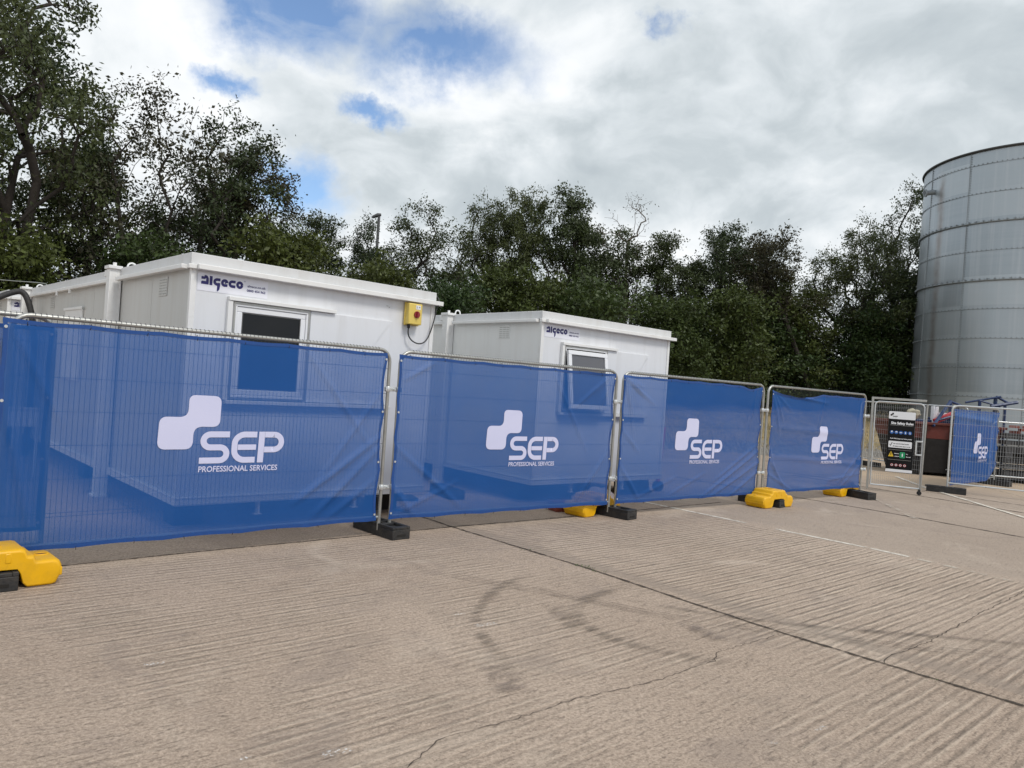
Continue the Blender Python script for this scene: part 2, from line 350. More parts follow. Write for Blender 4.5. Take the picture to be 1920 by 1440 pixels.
def silo_mat():
    m = bpy.data.materials.new('galvanised tank sheet'); m.use_nodes = True; t = NT(m.node_tree)
    tc = t.n('ShaderNodeTexCoord'); O = tc.outputs['Object']; sp = t.n('ShaderNodeSeparateXYZ'); t.set(sp.inputs[0], O)
    ang = t.math('ARCTAN2', sp.outputs[1], sp.outputs[0])
    cu = t.math('MULTIPLY', t.math('ADD', ang, R(155.7)), 1/R(33.0)); cz = t.math('DIVIDE', t.math('SUBTRACT', sp.outputs[2], 0.1), 1.195)
    iu = t.math('FLOOR', cu); iz = t.math('FLOOR', cz)
    cv = t.n('ShaderNodeCombineXYZ'); t.set(cv.inputs[0], iu); t.set(cv.inputs[1], iz)
    wn = t.n('ShaderNodeTexWhiteNoise', noise_dimensions='2D'); t.set(wn.inputs['Vector'], cv.outputs[0])
    c = t.mix(wn.outputs['Value'], (0.33, 0.375, 0.41), (0.45, 0.50, 0.535))
    # horizontal rolling marks
    mp = t.n('ShaderNodeMapping'); t.set(mp.inputs[0], O); mp.inputs['Scale'].default_value = (0.25, 0.25, 9)
    c = t.mix(t.mapr(t.noise(mp.outputs[0], 1.0, 5, 0.6), 0.35, 0.7, 0, 0.35), c, (0.42, 0.45, 0.48))
    # upright weathering streaks, fixed to the shell
    av = t.n('ShaderNodeCombineXYZ'); t.set(av.inputs[0], t.math('MULTIPLY', ang, 22.0)); t.set(av.inputs[2], t.math('MULTIPLY', sp.outputs[2], 0.10))
    c = t.mix(t.mapr(t.noise(av.outputs[0], 1.0, 5, 0.6), 0.5, 0.75, 0, 0.4), c, (0.56, 0.57, 0.59))
    # rusty run below the outlet, near 181.5 degrees
    da = t.math('ABSOLUTE', t.math('ADD', t.math('ADD', ang, R(174.5)), t.math('MULTIPLY', t.math('SUBTRACT', t.noise(O, 0.9, 3), 0.5), 0.07)))
    neg = t.math('LESS_THAN', sp.outputs[1], 0.3)
    run = t.math('MULTIPLY', t.math('MULTIPLY', t.mapr(da, 0.0, 0.075, 1, 0, True), t.mapr(sp.outputs[2], 10.9, 10.2)), neg)
    c = t.mix(t.math('MULTIPLY', run, t.mapr(t.noise(O, 3, 4), 0.2, 0.6, 0.25, 0.75)), c, (0.24, 0.215, 0.20))
    p = t.n('ShaderNodeBsdfPrincipled'); t.set(p.inputs['Base Color'], c); p.inputs['Metallic'].default_value = 0.55
    t.set(p.inputs['Roughness'], t.math('ADD', t.math('MULTIPLY', wn.outputs['Value'], 0.12), 0.34))
    bp = t.n('ShaderNodeBump', ins={'Strength': 0.35, 'Distance': 0.03}); t.set(bp.inputs['Height'], t.noise(O, 0.9, 2)); t.set(p.inputs['Normal'], bp.outputs[0])
    o = t.n('ShaderNodeOutputMaterial'); t.set(o.inputs[0], p.outputs[0]); return m
M['silo'] = silo_mat()
M['silo_seam'] = mat('dark seam steel', (0.27, 0.295, 0.31), 0.5, 0.5, var=0.2, scale=4)

# ------------------------------------------------------------------ the ground
def edge_y(x): return 24 + (x-6.6)*(0.35 if x > 6.6 else 0.2)
def terrain(x, y):
    t = (y-edge_y(x)-0.3)/7.5; t = min(max(t, 0), 1); s = t*t*(3-2*t)
    b = 1.35*s
    if 0 < t: b += 0.10*s*(math.sin(x*1.9+y*0.7)+math.sin(x*0.83-y*1.3+2)) * (1 if t < 1 else 0.5)
    if y > 34: b += min(1.6, (y-34)*0.05)
    return b
def joint_frame(t, O, deg):
    rot = t.n('ShaderNodeMapping', vector_type='POINT'); t.set(rot.inputs[0], O); rot.inputs['Rotation'].default_value = (0, 0, -R(deg))
    s = t.n('ShaderNodeSeparateXYZ'); t.set(s.inputs[0], rot.outputs[0]); return rot.outputs[0], s
def ground_mat():
    m = bpy.data.materials.new('brushed concrete yard and dry bank'); m.use_nodes = True; t = NT(m.node_tree)
    tc = t.n('ShaderNodeTexCoord'); O = tc.outputs['Object']; sp = t.n('ShaderNodeSeparateXYZ'); t.set(sp.inputs[0], O)
    X, Y = sp.outputs[0], sp.outputs[1]
    fr, fs = joint_frame(t, O, 41.5)          # u along the tamping ridges, v across
    wob = t.math('MULTIPLY', t.math('SUBTRACT', t.noise(fr, 0.16, 1), 0.5), 0.20)
    st_ = t.n('ShaderNodeMapping'); t.set(st_.inputs[0], fr); st_.inputs['Scale'].default_value = (0.35, 1.0, 1.0)
    fine = t.math('MULTIPLY', t.math('SUBTRACT', t.noise(st_.outputs[0], 9.0, 4, 0.6), 0.5), 0.035)
    v = t.math('ADD', t.math('ADD', fs.outputs[1], wob), fine)
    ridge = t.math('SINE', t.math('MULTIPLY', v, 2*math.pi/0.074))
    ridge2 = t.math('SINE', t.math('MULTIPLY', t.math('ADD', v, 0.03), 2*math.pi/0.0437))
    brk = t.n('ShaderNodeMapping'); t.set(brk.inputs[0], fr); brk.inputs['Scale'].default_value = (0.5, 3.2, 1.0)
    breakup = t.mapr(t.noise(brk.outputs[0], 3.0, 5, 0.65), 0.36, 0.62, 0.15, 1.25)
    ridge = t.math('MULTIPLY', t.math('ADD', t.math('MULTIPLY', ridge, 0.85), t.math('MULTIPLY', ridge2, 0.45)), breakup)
    # which slabs are ridged: strong right of the long joint, patchy on the near slab
    jl = t.math('ADD', t.math('ADD', X, t.math('MULTIPLY', Y, 0.952)), -7.72)      # >0 beyond joint 2
    right = t.mapr(jl, 0.12, 0.32, smooth=True)
    wl = t.math('ADD', t.math('ADD', X, t.math('MULTIPLY', Y, 0.81)), -12.0)
    far = t.mapr(wl, 0.0, -0.3, smooth=True)
    j1 = t.mapr(t.math('SUBTRACT', Y, t.math('ADD', t.math('MULTIPLY', X, 0.93), 9.30)), 0.1, -0.2, smooth=True)
    patch = t.mapr(t.noise(O, 0.55, 3, 0.5, 0.6), 0.40, 0.60, 0.12, 1.0, True)
    amp_r = t.math('MULTIPLY', right, t.mapr(t.noise(O, 0.6, 3), 0.30, 0.5, 0.5, 1.0))
    amp_n = t.math('MULTIPLY', t.math('SUBTRACT', 1.0, right), t.math('MULTIPLY', patch, 0.75))
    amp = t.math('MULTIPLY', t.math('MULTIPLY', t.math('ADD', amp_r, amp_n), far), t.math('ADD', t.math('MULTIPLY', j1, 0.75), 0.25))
    grain = t.noise(O, 48, 6, 0.85); mid = t.noise(O, 19, 5, 0.72)
    pit = t.mapr(t.noise(brk.outputs[0], 16, 5, 0.8, 0.3), 0.56, 0.68, 0, 1)
    # colours
    c = t.mix(t.mapr(t.noise(O, 0.35, 5, 0.6), 0.3, 0.7), (0.405, 0.310, 0.240), (0.54, 0.428, 0.342))
    c = t.mix(t.mapr(t.noise(O, 1.7, 6, 0.65), 0.5, 0.75, 0, 0.45), c, (0.30, 0.243, 0.192))
    c = t.mix(t.mapr(grain, 0.36, 0.56, 0.75, 0), c, (0.15, 0.115, 0.085))
    c = t.mix(t.mapr(grain, 0.54, 0.70, 0, 0.6), c, (0.64, 0.54, 0.43))
    c = t.mix(t.math('MULTIPLY', pit, 0.38), c, (0.12, 0.10, 0.085))
    gro = t.math('MULTIPLY', t.mapr(ridge, -0.15, -0.8), amp)       # groove shade painted into the colour
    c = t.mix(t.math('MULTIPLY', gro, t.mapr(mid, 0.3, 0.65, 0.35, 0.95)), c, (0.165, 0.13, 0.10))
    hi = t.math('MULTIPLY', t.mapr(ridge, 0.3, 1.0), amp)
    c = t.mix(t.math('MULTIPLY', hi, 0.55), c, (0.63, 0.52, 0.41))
    fargrey = t.mapr(wl, -0.3, 0.4, smooth=True)
    c = t.mix(t.math('MULTIPLY', fargrey, 0.5), c, (0.345, 0.285, 0.235))
    blot = t.mapr(t.noise(O, 0.9, 6, 0.72, 1.2), 0.52, 0.66, 0, 0.40, True)
    c = t.mix(blot, c, (0.27, 0.215, 0.18))
    pale = t.mapr(t.noise(t.vm('ADD', O, (31, 7, 0)).outputs[0], 0.7, 5, 0.65, 0.8), 0.55, 0.70, 0, 0.35, True)
    c = t.mix(pale, c, (0.60, 0.50, 0.405))
    agg = t.mapr(t.noise(O, 130, 2, 0.6), 0.62, 0.70, 0, 0.8)
    c = t.mix(agg, c, (0.16, 0.12, 0.095))
    band = t.math('MULTIPLY', t.mapr(jl, 0.02, 0.05), t.mapr(jl, 0.42, 0.24))
    c = t.mix(t.math('MULTIPLY', band, 0.55), c, (0.275, 0.222, 0.18))
    sand = t.math('MULTIPLY', t.mapr(t.math('ADD', Y, t.math('MULTIPLY', X, 0.6)), 21.5, 25.0), t.mapr(X, 7.0, 9.5))
    c = t.mix(t.math('MULTIPLY', sand, 0.65), c, (0.50, 0.375, 0.25))
    strip = t.math('MULTIPLY', t.math('SUBTRACT', 1.0, j1), 0.12)       # darker tone on the slab under the fence
    c = t.mix(t.math('MULTIPLY', strip, t.mapr(t.noise(O, 2.3, 5), 0.3, 0.7, 0.4, 1.0)), c, (0.245, 0.205, 0.165))
    # dry bank, rubble edge and worn road beyond the yard
    e1 = t.math('MAXIMUM', t.math('MULTIPLY', t.math('SUBTRACT', X, 6.6), 0.35), t.math('MULTIPLY', t.math('SUBTRACT', X, 6.6), 0.2))
    dd = t.math('SUBTRACT', t.math('SUBTRACT', Y, 24.0), e1)
    dd = t.math('ADD', dd, t.math('MULTIPLY', t.math('SUBTRACT', t.noise(O, 0.8, 5), 0.5), 1.4))
    grass = t.mix(t.noise(O, 6, 7, 0.7), (0.30, 0.225, 0.115), (0.45, 0.36, 0.21))
    grass = t.mix(t.mapr(t.noise(O, 1.1, 4), 0.45, 0.65, 0, 0.6), grass, (0.16, 0.15, 0.065))
    rub = t.mix(t.noise(O, 9, 6, 0.8), (0.12, 0.11, 0.10), (0.36, 0.33, 0.29))
    road = t.mix(t.noise(O, 2, 5), (0.24, 0.19, 0.17), (0.32, 0.26, 0.23))
    c = t.mix(t.mapr(dd, 0, 0.4), c, rub)
    c = t.mix(t.mapr(dd, 1.8, 2.6), c, grass)
    c = t.mix(t.mapr(dd, 6.6, 7.2), c, road)
    wood = t.mix(t.noise(O, 3, 6, 0.7), (0.030, 0.026, 0.016), (0.055, 0.055, 0.025))
    c = t.mix(t.mapr(dd, 9.3, 10.2), c, wood)
    p = t.n('ShaderNodeBsdfPrincipled'); t.set(p.inputs['Base Color'], c); p.inputs['Roughness'].default_value = 0.85; p.inputs['Specular IOR Level'].default_value = 0.25
    h = t.math('ADD', t.math('MULTIPLY', t.math('MULTIPLY', ridge, amp), 0.55), t.math('MULTIPLY', grain, 0.55))
    h = t.math('ADD', h, t.math('MULTIPLY', mid, 0.9)); h = t.math('SUBTRACT', h, t.math('MULTIPLY', pit, 0.5))
    bp = t.n('ShaderNodeBump', ins={'Strength': 0.9, 'Distance': 0.010}); t.set(bp.inputs['Height'], h); t.set(p.inputs['Normal'], bp.outputs[0])
    o = t.n('ShaderNodeOutputMaterial'); t.set(o.inputs[0], p.outputs[0]); return m
def axis(lo, hi, dense_lo, dense_hi, step):
    a = list(np.arange(dense_lo, dense_hi+1e-6, step)); x = dense_lo; s = step
    while x > lo: s *= 1.6; x -= s; a.insert(0, x)
    x = dense_hi; s = step
    while x < hi: s *= 1.6; x += s; a.append(x)
    return a
xs = axis(-500, 500, -40, 50, 1.0); ys = axis(-300, 900, 15, 50, 0.8)
gv = [(x, y, terrain(x, y)) for y in ys for x in xs]; nx = len(xs)
gf = [(j*nx+i, j*nx+i+1, (j+1)*nx+i+1, (j+1)*nx+i) for j in range(len(ys)-1) for i in range(nx-1)]
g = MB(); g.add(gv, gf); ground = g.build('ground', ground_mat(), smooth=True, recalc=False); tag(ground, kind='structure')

def overlay_mat(name, color, alpha, scale, lo, hi, rough=0.85, color2=None, aniso=None):
    m = bpy.data.materials.new(name); m.use_nodes = True; t = NT(m.node_tree)
    tc = t.n('ShaderNodeTexCoord'); O = tc.outputs['Object']; src = O
    if aniso:
        src, _ = joint_frame(t, O, aniso[0]); mp = t.n('ShaderNodeMapping'); t.set(mp.inputs[0], src); mp.inputs['Scale'].default_value = aniso[1]; src = mp.outputs[0]
    p = t.n('ShaderNodeBsdfPrincipled'); t.set(p.inputs['Base Color'], t.mix(t.noise(O, 30, 4), color, color2 or color)); p.inputs['Roughness'].default_value = rough
    p.inputs['Specular IOR Level'].default_value = 0.2
    tp = t.n('ShaderNodeBsdfTransparent'); mx = t.n('ShaderNodeMixShader')
    uv = t.n('ShaderNodeAttribute', attribute_name='fade')
    a = t.math('MULTIPLY', t.math('MULTIPLY', t.mapr(t.noise(src, scale, 6, 0.7), lo, hi), alpha), uv.outputs['Fac'], clamp=True)
    t.set(mx.inputs[0], a); t.set(mx.inputs[1], tp.outputs[0]); t.set(mx.inputs[2], p.outputs[0])
    o = t.n('ShaderNodeOutputMaterial'); t.set(o.inputs[0], mx.outputs[0]); return m
def resample(pts, step, jit=0.0, rnd=None):
    out = []
    for a, b in zip(pts[:-1], pts[1:]):
        a = Vector(a); b = Vector(b); n = max(1, int((b-a).length/step)); t = (b-a).normalized(); nn = Vector((-t.y, t.x))
        for k in range(n):
            q = a.lerp(b, k/n)
            if jit and (out): q = q + nn*rnd.uniform(-jit, jit)
            out.append(q)
    out.append(Vector(pts[-1])); return out
def smooth_path(pts, it=3):
    pts = [Vector(p) for p in pts]
    for _ in range(it):
        q = [pts[0]]
        for a, b in zip(pts[:-1], pts[1:]): q += [a.lerp(b, .25), a.lerp(b, .75)]
        q.append(pts[-1]); pts = q
    return pts
def ribbon(name, pts, width, z, material, rnd=None, wj=0.0, rows=5, fade_edge=False, endfade=False):
    """thin sheet laid on the ground along pts"""
    n = len(pts); V = []; F = []; fd = []
    for i, p in enumerate(pts):
        a = pts[max(0, i-1)]; b = pts[min(n-1, i+1)]; t = (b-a).normalized(); nn = Vector((-t.y, t.x))
        ww = (width[i] if isinstance(width, list) else width)*(1+(rnd.uniform(-wj, wj) if rnd else 0))
        for k in range(rows):
            u = k/(rows-1)*2-1; q = p+nn*u*ww/2; V.append((q.x, q.y, z))
            f = (1-abs(u)**2) if fade_edge else 1.0
            if endfade: f *= min(1, 4*min(i, n-1-i)/n+0.0)
            fd.append(f)
    for i in range(n-1):
        for k in range(rows-1): F.append((i*rows+k, i*rows+k+1, (i+1)*rows+k+1, (i+1)*rows+k))
    me = bpy.data.meshes.new(name); me.from_pydata(V, [], F); at = me.attributes.new('fade', 'FLOAT', 'POINT'); at.data.foreach_set('value', fd)
    me.materials.append(material); me.update(); o = bpy.data.objects.new(name, me); COL.objects.link(o); tag(o, kind='structure'); return o
rnd = random.Random(5)
m_joint = overlay_mat('tar joint', (0.03, 0.025, 0.02), 0.85, 16, 0.30, 0.5, color2=(0.07, 0.055, 0.043))
m_crack = overlay_mat('crack', (0.06, 0.048, 0.04), 0.7, 14, 0.30, 0.45)
m_line = overlay_mat('worn white paint', (0.62, 0.56, 0.48), 0.95, 7, 0.34, 0.52, color2=(0.72, 0.68, 0.60))
m_line2 = overlay_mat('very worn white paint', (0.55, 0.49, 0.41), 0.8, 5, 0.46, 0.62)
m_tyre = overlay_mat('tyre rubber mark', (0.10, 0.08, 0.068), 0.48, 5.0, 0.36, 0.6)
m_tyre2 = overlay_mat('tyre tread mark', (0.12, 0.10, 0.08), 0.42, 11, 0.45, 0.56, aniso=(41.5, (0.15, 1.8, 1)))
m_stain = overlay_mat('dark stain', (0.14, 0.115, 0.105), 0.42, 8, 0.42, 0.56, aniso=(41.5, (0.3, 1.6, 1)))
m_splat = overlay_mat('white droppings', (0.75, 0.74, 0.72), 0.9, 60, 0.52, 0.60)
def line(a, b, ext0=0, ext1=0):
    a = Vector(a); b = Vector(b); t = (b-a).normalized(); return [a-t*ext0, b+t*ext1]
# expansion joints between the slabs
ribbon('slab_joint', resample([(-6.2, 3.63), (-3.58, 6.01), (-2.65, 6.89), (-1.48, 7.94), (-0.59, 8.76), (0.39, 9.56), (3.6, 12.4)], 0.06, 0.004, rnd), 0.024, 0.004, m_joint, rnd, 0.5, 2)
ribbon('slab_joint', resample([(-4.5, 12.9), (-0.94, 9.19), (-0.59, 8.76), (0.84, 7.20), (2.13, 5.61), (3.21, 4.48), (5.2, 2.5)], 0.06, 0.005, rnd), 0.030, 0.005, m_joint, rnd, 0.5, 2)
ribbon('slab_joint', resample([(3.6, 15.8), (5.37, 13.79), (6.33, 12.72), (7.63, 10.90), (10, 7.6)], 0.1, 0.008, rnd), 0.055, 0.004, m_joint, rnd, 0.5, 2)
ribbon('slab_joint', resample([(6.9, 18.0), (8.58, 15.39), (9.61, 13.76), (12, 10)], 0.1, 0.008, rnd), 0.06, 0.004, m_joint, rnd, 0.5, 2)
ribbon('slab_joint', resample([(6.2, 19.4), (10.5, 14.9), (14, 11)], 0.1, 0.008, rnd), 0.05, 0.004, m_joint, rnd, 0.5, 2)
ribbon('crack', resample([(-1.1, 2.9), (-0.35, 3.29), (-0.22, 3.58), (0.12, 3.83), (0.48, 4.15), (0.95, 4.45), (1.45, 4.89), (1.51, 5.05), (2.11, 5.54)], 0.035, 0.012, rnd), 0.006, 0.004, m_crack, rnd, 0.6, 2)
ribbon('crack', resample([(2.66, 5.06), (2.74, 5.2), (3.26, 5.60), (4.2, 6.5), (5.26, 7.46), (6.4, 8.6)], 0.05, 0.01, rnd), 0.007, 0.004, m_crack, rnd, 0.6, 2)
# painted bay lines, worn
ribbon('painted_line', resample([(1.2, 13.05), (2.45, 11.59), (3.35, 10.57), (3.42, 10.47)], 0.1), 0.075, 0.004, m_line, rnd, 0.12, 3)
ribbon('painted_line', resample([(3.72, 10.15), (4.60, 9.19), (4.85, 8.85)], 0.1), 0.08, 0.004, m_line, rnd, 0.12, 3)
ribbon('painted_line', resample([(4.9, 8.75), (5.51, 7.82), (6.6, 6.4)], 0.1), 0.09, 0.0045, m_line2, rnd, 0.12, 3)
ribbon('painted_line', resample([(8.2, 18.2), (7.15, 14.40), (6.63, 11.94)], 0.1), 0.10, 0.012, m_line2, rnd, 0.12, 3)
ribbon('painted_line', resample([(10.2, 19.5), (9.64, 17.11), (9.18, 13.43), (9.0, 11.9)], 0.1), 0.10, 0.012, m_line, rnd, 0.12, 3)
ribbon('painted_line', resample([(12.2, 21.0), (11.6, 17.0), (11.0, 13.2)], 0.1), 0.10, 0.012, m_line2, rnd, 0.12, 3)
# tyre marks and stains
tyre = smooth_path([(-1.22, 7.15), (-0.55, 6.62), (0.12, 6.36), (0.73, 6.11), (1.32, 5.78), (2.13, 5.62), (3.01, 5.44), (3.89, 5.40), (5.4, 5.2)])
for off in (-0.055, 0.0, 0.06):
    ribbon('tyre_mark', [p+Vector((0.3, 0.95))*off for p in tyre], 0.026, 0.008+off*0.01, m_tyre, rnd, 0.3, 5, True, True)
ribbon('tyre_mark', [Vector(p)+Vector((0.0, 0.16)) for p in smooth_path([(1.0, 6.05), (1.75, 5.75), (2.5, 5.62), (3.4, 5.6), (4.6, 5.5)])], 0.09, 0.011, m_tyre, rnd, 0.2, 5, True, True)
ribbon('tyre_mark', smooth_path([(0.35, 6.75), (0.07, 6.48), (-0.10, 5.9), (-0.16, 5.37), (-0.06, 4.94), (0.12, 4.50)]), 0.12, 0.012, m_tyre2, rnd, 0.1, 7, True, True)
ribbon('tyre_mark', smooth_path([(1.3, 6.85), (1.0, 6.5), (0.68, 6.02), (0.58, 5.72), (0.68, 5.37), (0.88, 5.10), (1.30, 4.90), (1.7, 4.85)]), 0.15, 0.013, m_tyre2, rnd, 0.1, 7, True, True)
ribbon('tyre_mark', smooth_path([(0.44, 5.88), (0.50, 5.60), (0.60, 5.28)]), 0.20, 0.014, m_tyre2, rnd, 0.1, 7, True, True)
ribbon('stain', smooth_path([(1.42, 5.68), (1.50, 5.50), (1.62, 5.30)]), 0.20, 0.014, m_stain, rnd, 0.1, 7, True, True)
ribbon('stain', smooth_path([(0.02, 4.55), (0.09, 4.35), (0.12, 4.15)]), 0.26, 0.011, m_stain, rnd, 0.1, 7, True, True)
for (x, y, s) in ((-0.07, 5.27, .07), (-0.27, 5.46, .04), (-0.67, 3.36, .06), (1.43, 3.74, .03), (-1.90, 4.19, .045), (-1.05, 3.25, .03), (1.76, 3.95, .04)):
    ribbon('bird_dropping', [Vector((x-s, y-s*.6)), Vector((x, y)), Vector((x+s, y+s*.6))], s*1.1, 0.016, m_splat, None, 0, 5, True)

# pebbles and grit lying on the slab (nobody could count them)
pb = MB()
for _ in range(1500):
    Yp = 2.2+rnd.random()**1.6*9; Xp = rnd.uniform(-0.85, 0.75)*Yp; s = rnd.uniform(0.0016, 0.0045)
    if Yp > 5.6+0.9*(Xp+4): continue
    vs = [Vector((a*s*rnd.uniform(.6, 1.3), b*s*rnd.uniform(.6, 1.3), c*s*0.7)) + Vector((Xp, Yp, s*0.5)) for a, b, c in ((1, 0, 0), (0, 1, 0), (-1, 0, 0), (0, -1, 0), (0, 0, 1))]
    pb.add(vs, [(0, 1, 4), (1, 2, 4), (2, 3, 4), (3, 0, 4)])
grit = pb.build('grit', mat('grit', (0.30, 0.26, 0.21), 0.9, var=0.75, scale=2.5)); tag(grit, kind='stuff', label='loose grit and specks scattered over the near concrete', cat='grit')
rb = MB()
for _ in range(1300):
    x = rnd.uniform(2, 20); y = edge_y(x)+rnd.gauss(1.0, 0.6); s = rnd.uniform(0.03, 0.13)
    z = terrain(x, y); k = [Vector((a, b, c))*s*rnd.uniform(.6, 1.2)+Vector((x, y, z+s*.3)) for a, b, c in ((1, 0, -.3), (0, 1, -.3), (-1, 0, -.3), (0, -1, -.3), (0, 0, .8))]
    rb.add(k, [(0, 1, 4), (1, 2, 4), (2, 3, 4), (3, 0, 4)])
tag(rb.build('rubble', mat('rubble', (0.27, 0.25, 0.22), 0.9, var=0.6, scale=1.5)), kind='stuff', label='grey rubble along the far edge of the concrete yard', cat='rubble')
gb = MB()
for _ in range(16000):
    x = rnd.uniform(2, 24); y = edge_y(x)+rnd.uniform(1.5, 7.4); z = terrain(x, y); h = rnd.uniform(.06, .20); a = rnd.uniform(0, math.pi); dx, dy = math.cos(a)*.015, math.sin(a)*.015
    gb.add([(x-dx, y-dy, z-.01), (x+dx, y+dy, z-.01), (x+rnd.uniform(-.07, .07), y+rnd.uniform(-.07, .07), z+h)], [(0, 1, 2)])
tag(gb.build('dry_grass', mat('straw', (0.42, 0.33, 0.18), 0.9, var=0.35, scale=1.5), recalc=False), kind='stuff', label='dry straw coloured grass on the bank behind the yard', cat='grass')
wd = MB()
for (x, y, n) in ((0.86, 7.19, 26), (0.80, 7.26, 20), (0.95, 7.08, 12), (2.9, 4.8, 6), (0.30, 7.80, 8)):
    for _ in range(n):
        px, py = x+rnd.gauss(0, .05), y+rnd.gauss(0, .02); a = rnd.uniform(0, 6.28); l = rnd.uniform(.012, .03)
        wd.add([(px, py, .004), (px+math.cos(a)*l, py+math.sin(a)*l, .012), (px+math.cos(a+.7)*l*.7, py+math.sin(a+.7)*l*.7, .01)], [(0, 1, 2)])
tag(wd.build('weeds', mat('weed green', (0.06, 0.09, 0.02), 0.7, var=.3), recalc=False), kind='stuff', label='small green weeds growing in the long slab joint', cat='weeds')
# ------------------------------------------------------------------ site fence panels
JT = [Vector((-3.900, 5.602)), Vector((-1.299, 8.054)), Vector((1.473, 10.292)), Vector((4.270, 12.549)), Vector((7.047, 14.766))]
def ang(a, b): return math.atan2(b.y-a.y, b.x-a.x)
def frame_pts(x0, x1, top, bot, r=0.13):
    pts = [(x0, 0, bot)]
    pts += [(x0+r-r*math.cos(R(t)), 0, top-r+r*math.sin(R(t))) for t in range(0, 91, 15)]
    pts += [(x1-r+r*math.sin(R(t)), 0, top-r+r*math.cos(R(t))) for t in range(0, 91, 15)]
    pts += [(x1, 0, bot)]; return pts
def fence_panel(o, d, L, label, x0=0.09, x1=None, top=2.0, light=False, group='steel mesh site fence panels', pitch=0.038, coup=True):
    x1 = L-0.045 if x1 is None else x1
    e = empty('mesh_fence', (o.x, o.y, 0), d, label, 'site fence', group)
    gm = M['galv_bright'] if light else M['galv']
    f = MB(); f.tube(frame_pts(x0, x1, top, 0.06), 0.02, 10); f.build('tube_frame', gm, e, smooth=40)
    b = MB(); b.cyl((x0+0.02, 0, 0.20), (x1-0.02, 0, 0.20), 0.017, 8); b.build('bottom_rail', gm, e, smooth=40)
    w_ = MB(); n = int((x1-x0)/pitch)
    for i in range(1, n):
        x = x0+(x1-x0)*i/n; edge = min(x-x0, x1-x); zt = top-0.02 if edge > 0.12 else top-0.13+math.sqrt(max(0, 0.0169-(0.13-edge)**2))
        w_.cyl((x, 0, 0.21), (x, 0, zt), 0.0021, 3)
    if not light:
        for i in range(4, n-3):
            x = x0+(x1-x0)*i/n; w_.tube([(x, -.0225*math.cos(R(a)), top+.0225*math.sin(R(a))) for a in range(0, 181, 45)], 0.0024, 3)
    for k, z in enumerate((0.42, 0.45, 0.72, 0.99, 1.26, 1.53, 1.80)):
        w_.cyl((x0, 0.004, z), (x1, 0.004, z), 0.002, 4)
    w_.build('wire_mesh', M['wire_light'] if light else M['wire'], e, recalc=False)
    if coup:
        for z in (0.52, 1.58):
            c = MB(); c.bx(x1-0.035, x1+0.17, -0.016, 0.016, z-0.022, z+0.022); c.cyl((x1+0.062, -0.05, z), (x1+0.062, 0.04, z), 0.012, 8)
            c.cyl((x1, 0, z-.03), (x1, 0, z+.03), 0.029, 10); c.cyl((x1+0.135, 0, z-.03), (x1+0.135, 0, z+.03), 0.029, 10)
            c.build('coupler', M['galv_bright'], e, bevel=0.003, seg=1)
    return e
panels = []
labs = ['mesh fence panel nearest the camera, holding the largest SEP banner', 'mesh fence panel second from the left, in front of the farther cabin window',
        'mesh fence panel third from the left, standing right of the farther cabin window', 'mesh fence panel fourth from the left, ending at the gate']
for i in range(4):
    a, b = JT[i], JT[i+1]; panels.append(fence_panel(a, ang(a, b), (b-a).length, labs[i], coup=(i < 4)))
# panel behind the first one at the left edge of the photo
DM = ang(JT[0], JT[1]); dv = Vector((math.cos(DM), math.sin(DM))); nv = Vector((-dv.y, dv.x))
Q0 = JT[0]+dv*0.45+nv*0.13-dv*3.5
fence_panel(Q0, DM, 3.5, 'mesh fence panel overlapping behind the nearest panel at the left edge', x0=0.05, x1=3.46, coup=False)
# panels right of the gate
J5 = Vector((9.80, 16.60)); J6 = Vector((12.52, 19.10)); D5 = math.atan2(-0.69, 1.27)
fence_panel(J5, D5, 3.5, 'bare mesh fence panel at the right edge, crossing in front of the last banner', x0=0.03, light=True, top=1.93, coup=False, pitch=0.05)
fence_panel(J5, ang(J5, J6), (J6-J5).length, 'mesh fence panel holding the last banner, right of the gate gap', x0=0.12, top=1.93, coup=False, pitch=0.05)
K0 = Vector((10.88, 23.30)); K1 = Vector((12.36, 20.05))
fence_panel(K0, ang(K0, K1), (K1-K0).length, 'mesh fence panel far behind the gate, in front of the red skip', light=True, top=1.95, coup=False, pitch=0.06)
K2 = Vector((12.60, 19.6)); 
fence_panel(K2, -0.12, 3.5, 'mesh fence panel behind the last banner, before the black crates', light=True, top=1.62, coup=False, pitch=0.06)

# ------------------------------------------------------------------ feet and ballast
def make_foot():
    e = empty('fence_block', (0, 0, 0), 0, '-', 'fence foot', 'black rubber feet of the fence')
    m = MB(); L, W, H = 0.76, 0.225, 0.135
    m.bx(-L/2, L/2, -W/2, W/2, 0, H-0.03)
    m.bx(-L/2, L/2, -W/2, -W/2+0.04, H-0.03, H); m.bx(-L/2, L/2, W/2-0.04, W/2, H-0.03, H)
    for x in (-0.36, -0.12, 0.0, 0.12, 0.36): m.bx(x-0.02-(0.03 if abs(x) > .3 else 0), x+0.02, -W/2+0.04, W/2-0.04, H-0.03, H-0.002)
    m.build('block', M['rubber'], e, bevel=0.006, seg=2)
    for q in (-1, 1):
        h = MB(); h.bx(q*(L/2-0.01), q*(L/2+0.002), -0.055, 0.055, 0.03, 0.055); h.build('hand_slot', M['hole'], e)
        s = MB(); s.cyl((q*0.06, 0, 0.10), (q*0.06, 0, 0.125), 0.035, 14); s.build('post_socket', M['hole'], e)
    return e
foot0 = make_foot()
def place_foot(x, y, rz, label, first=[True]):
    o = foot0 if first[0] else copy_tree(foot0); first[0] = False
    o.location = (x, y, 0); o.rotation_euler = (0, 0, rz); o['label'] = label; return o
NP = -nv   # towards the camera
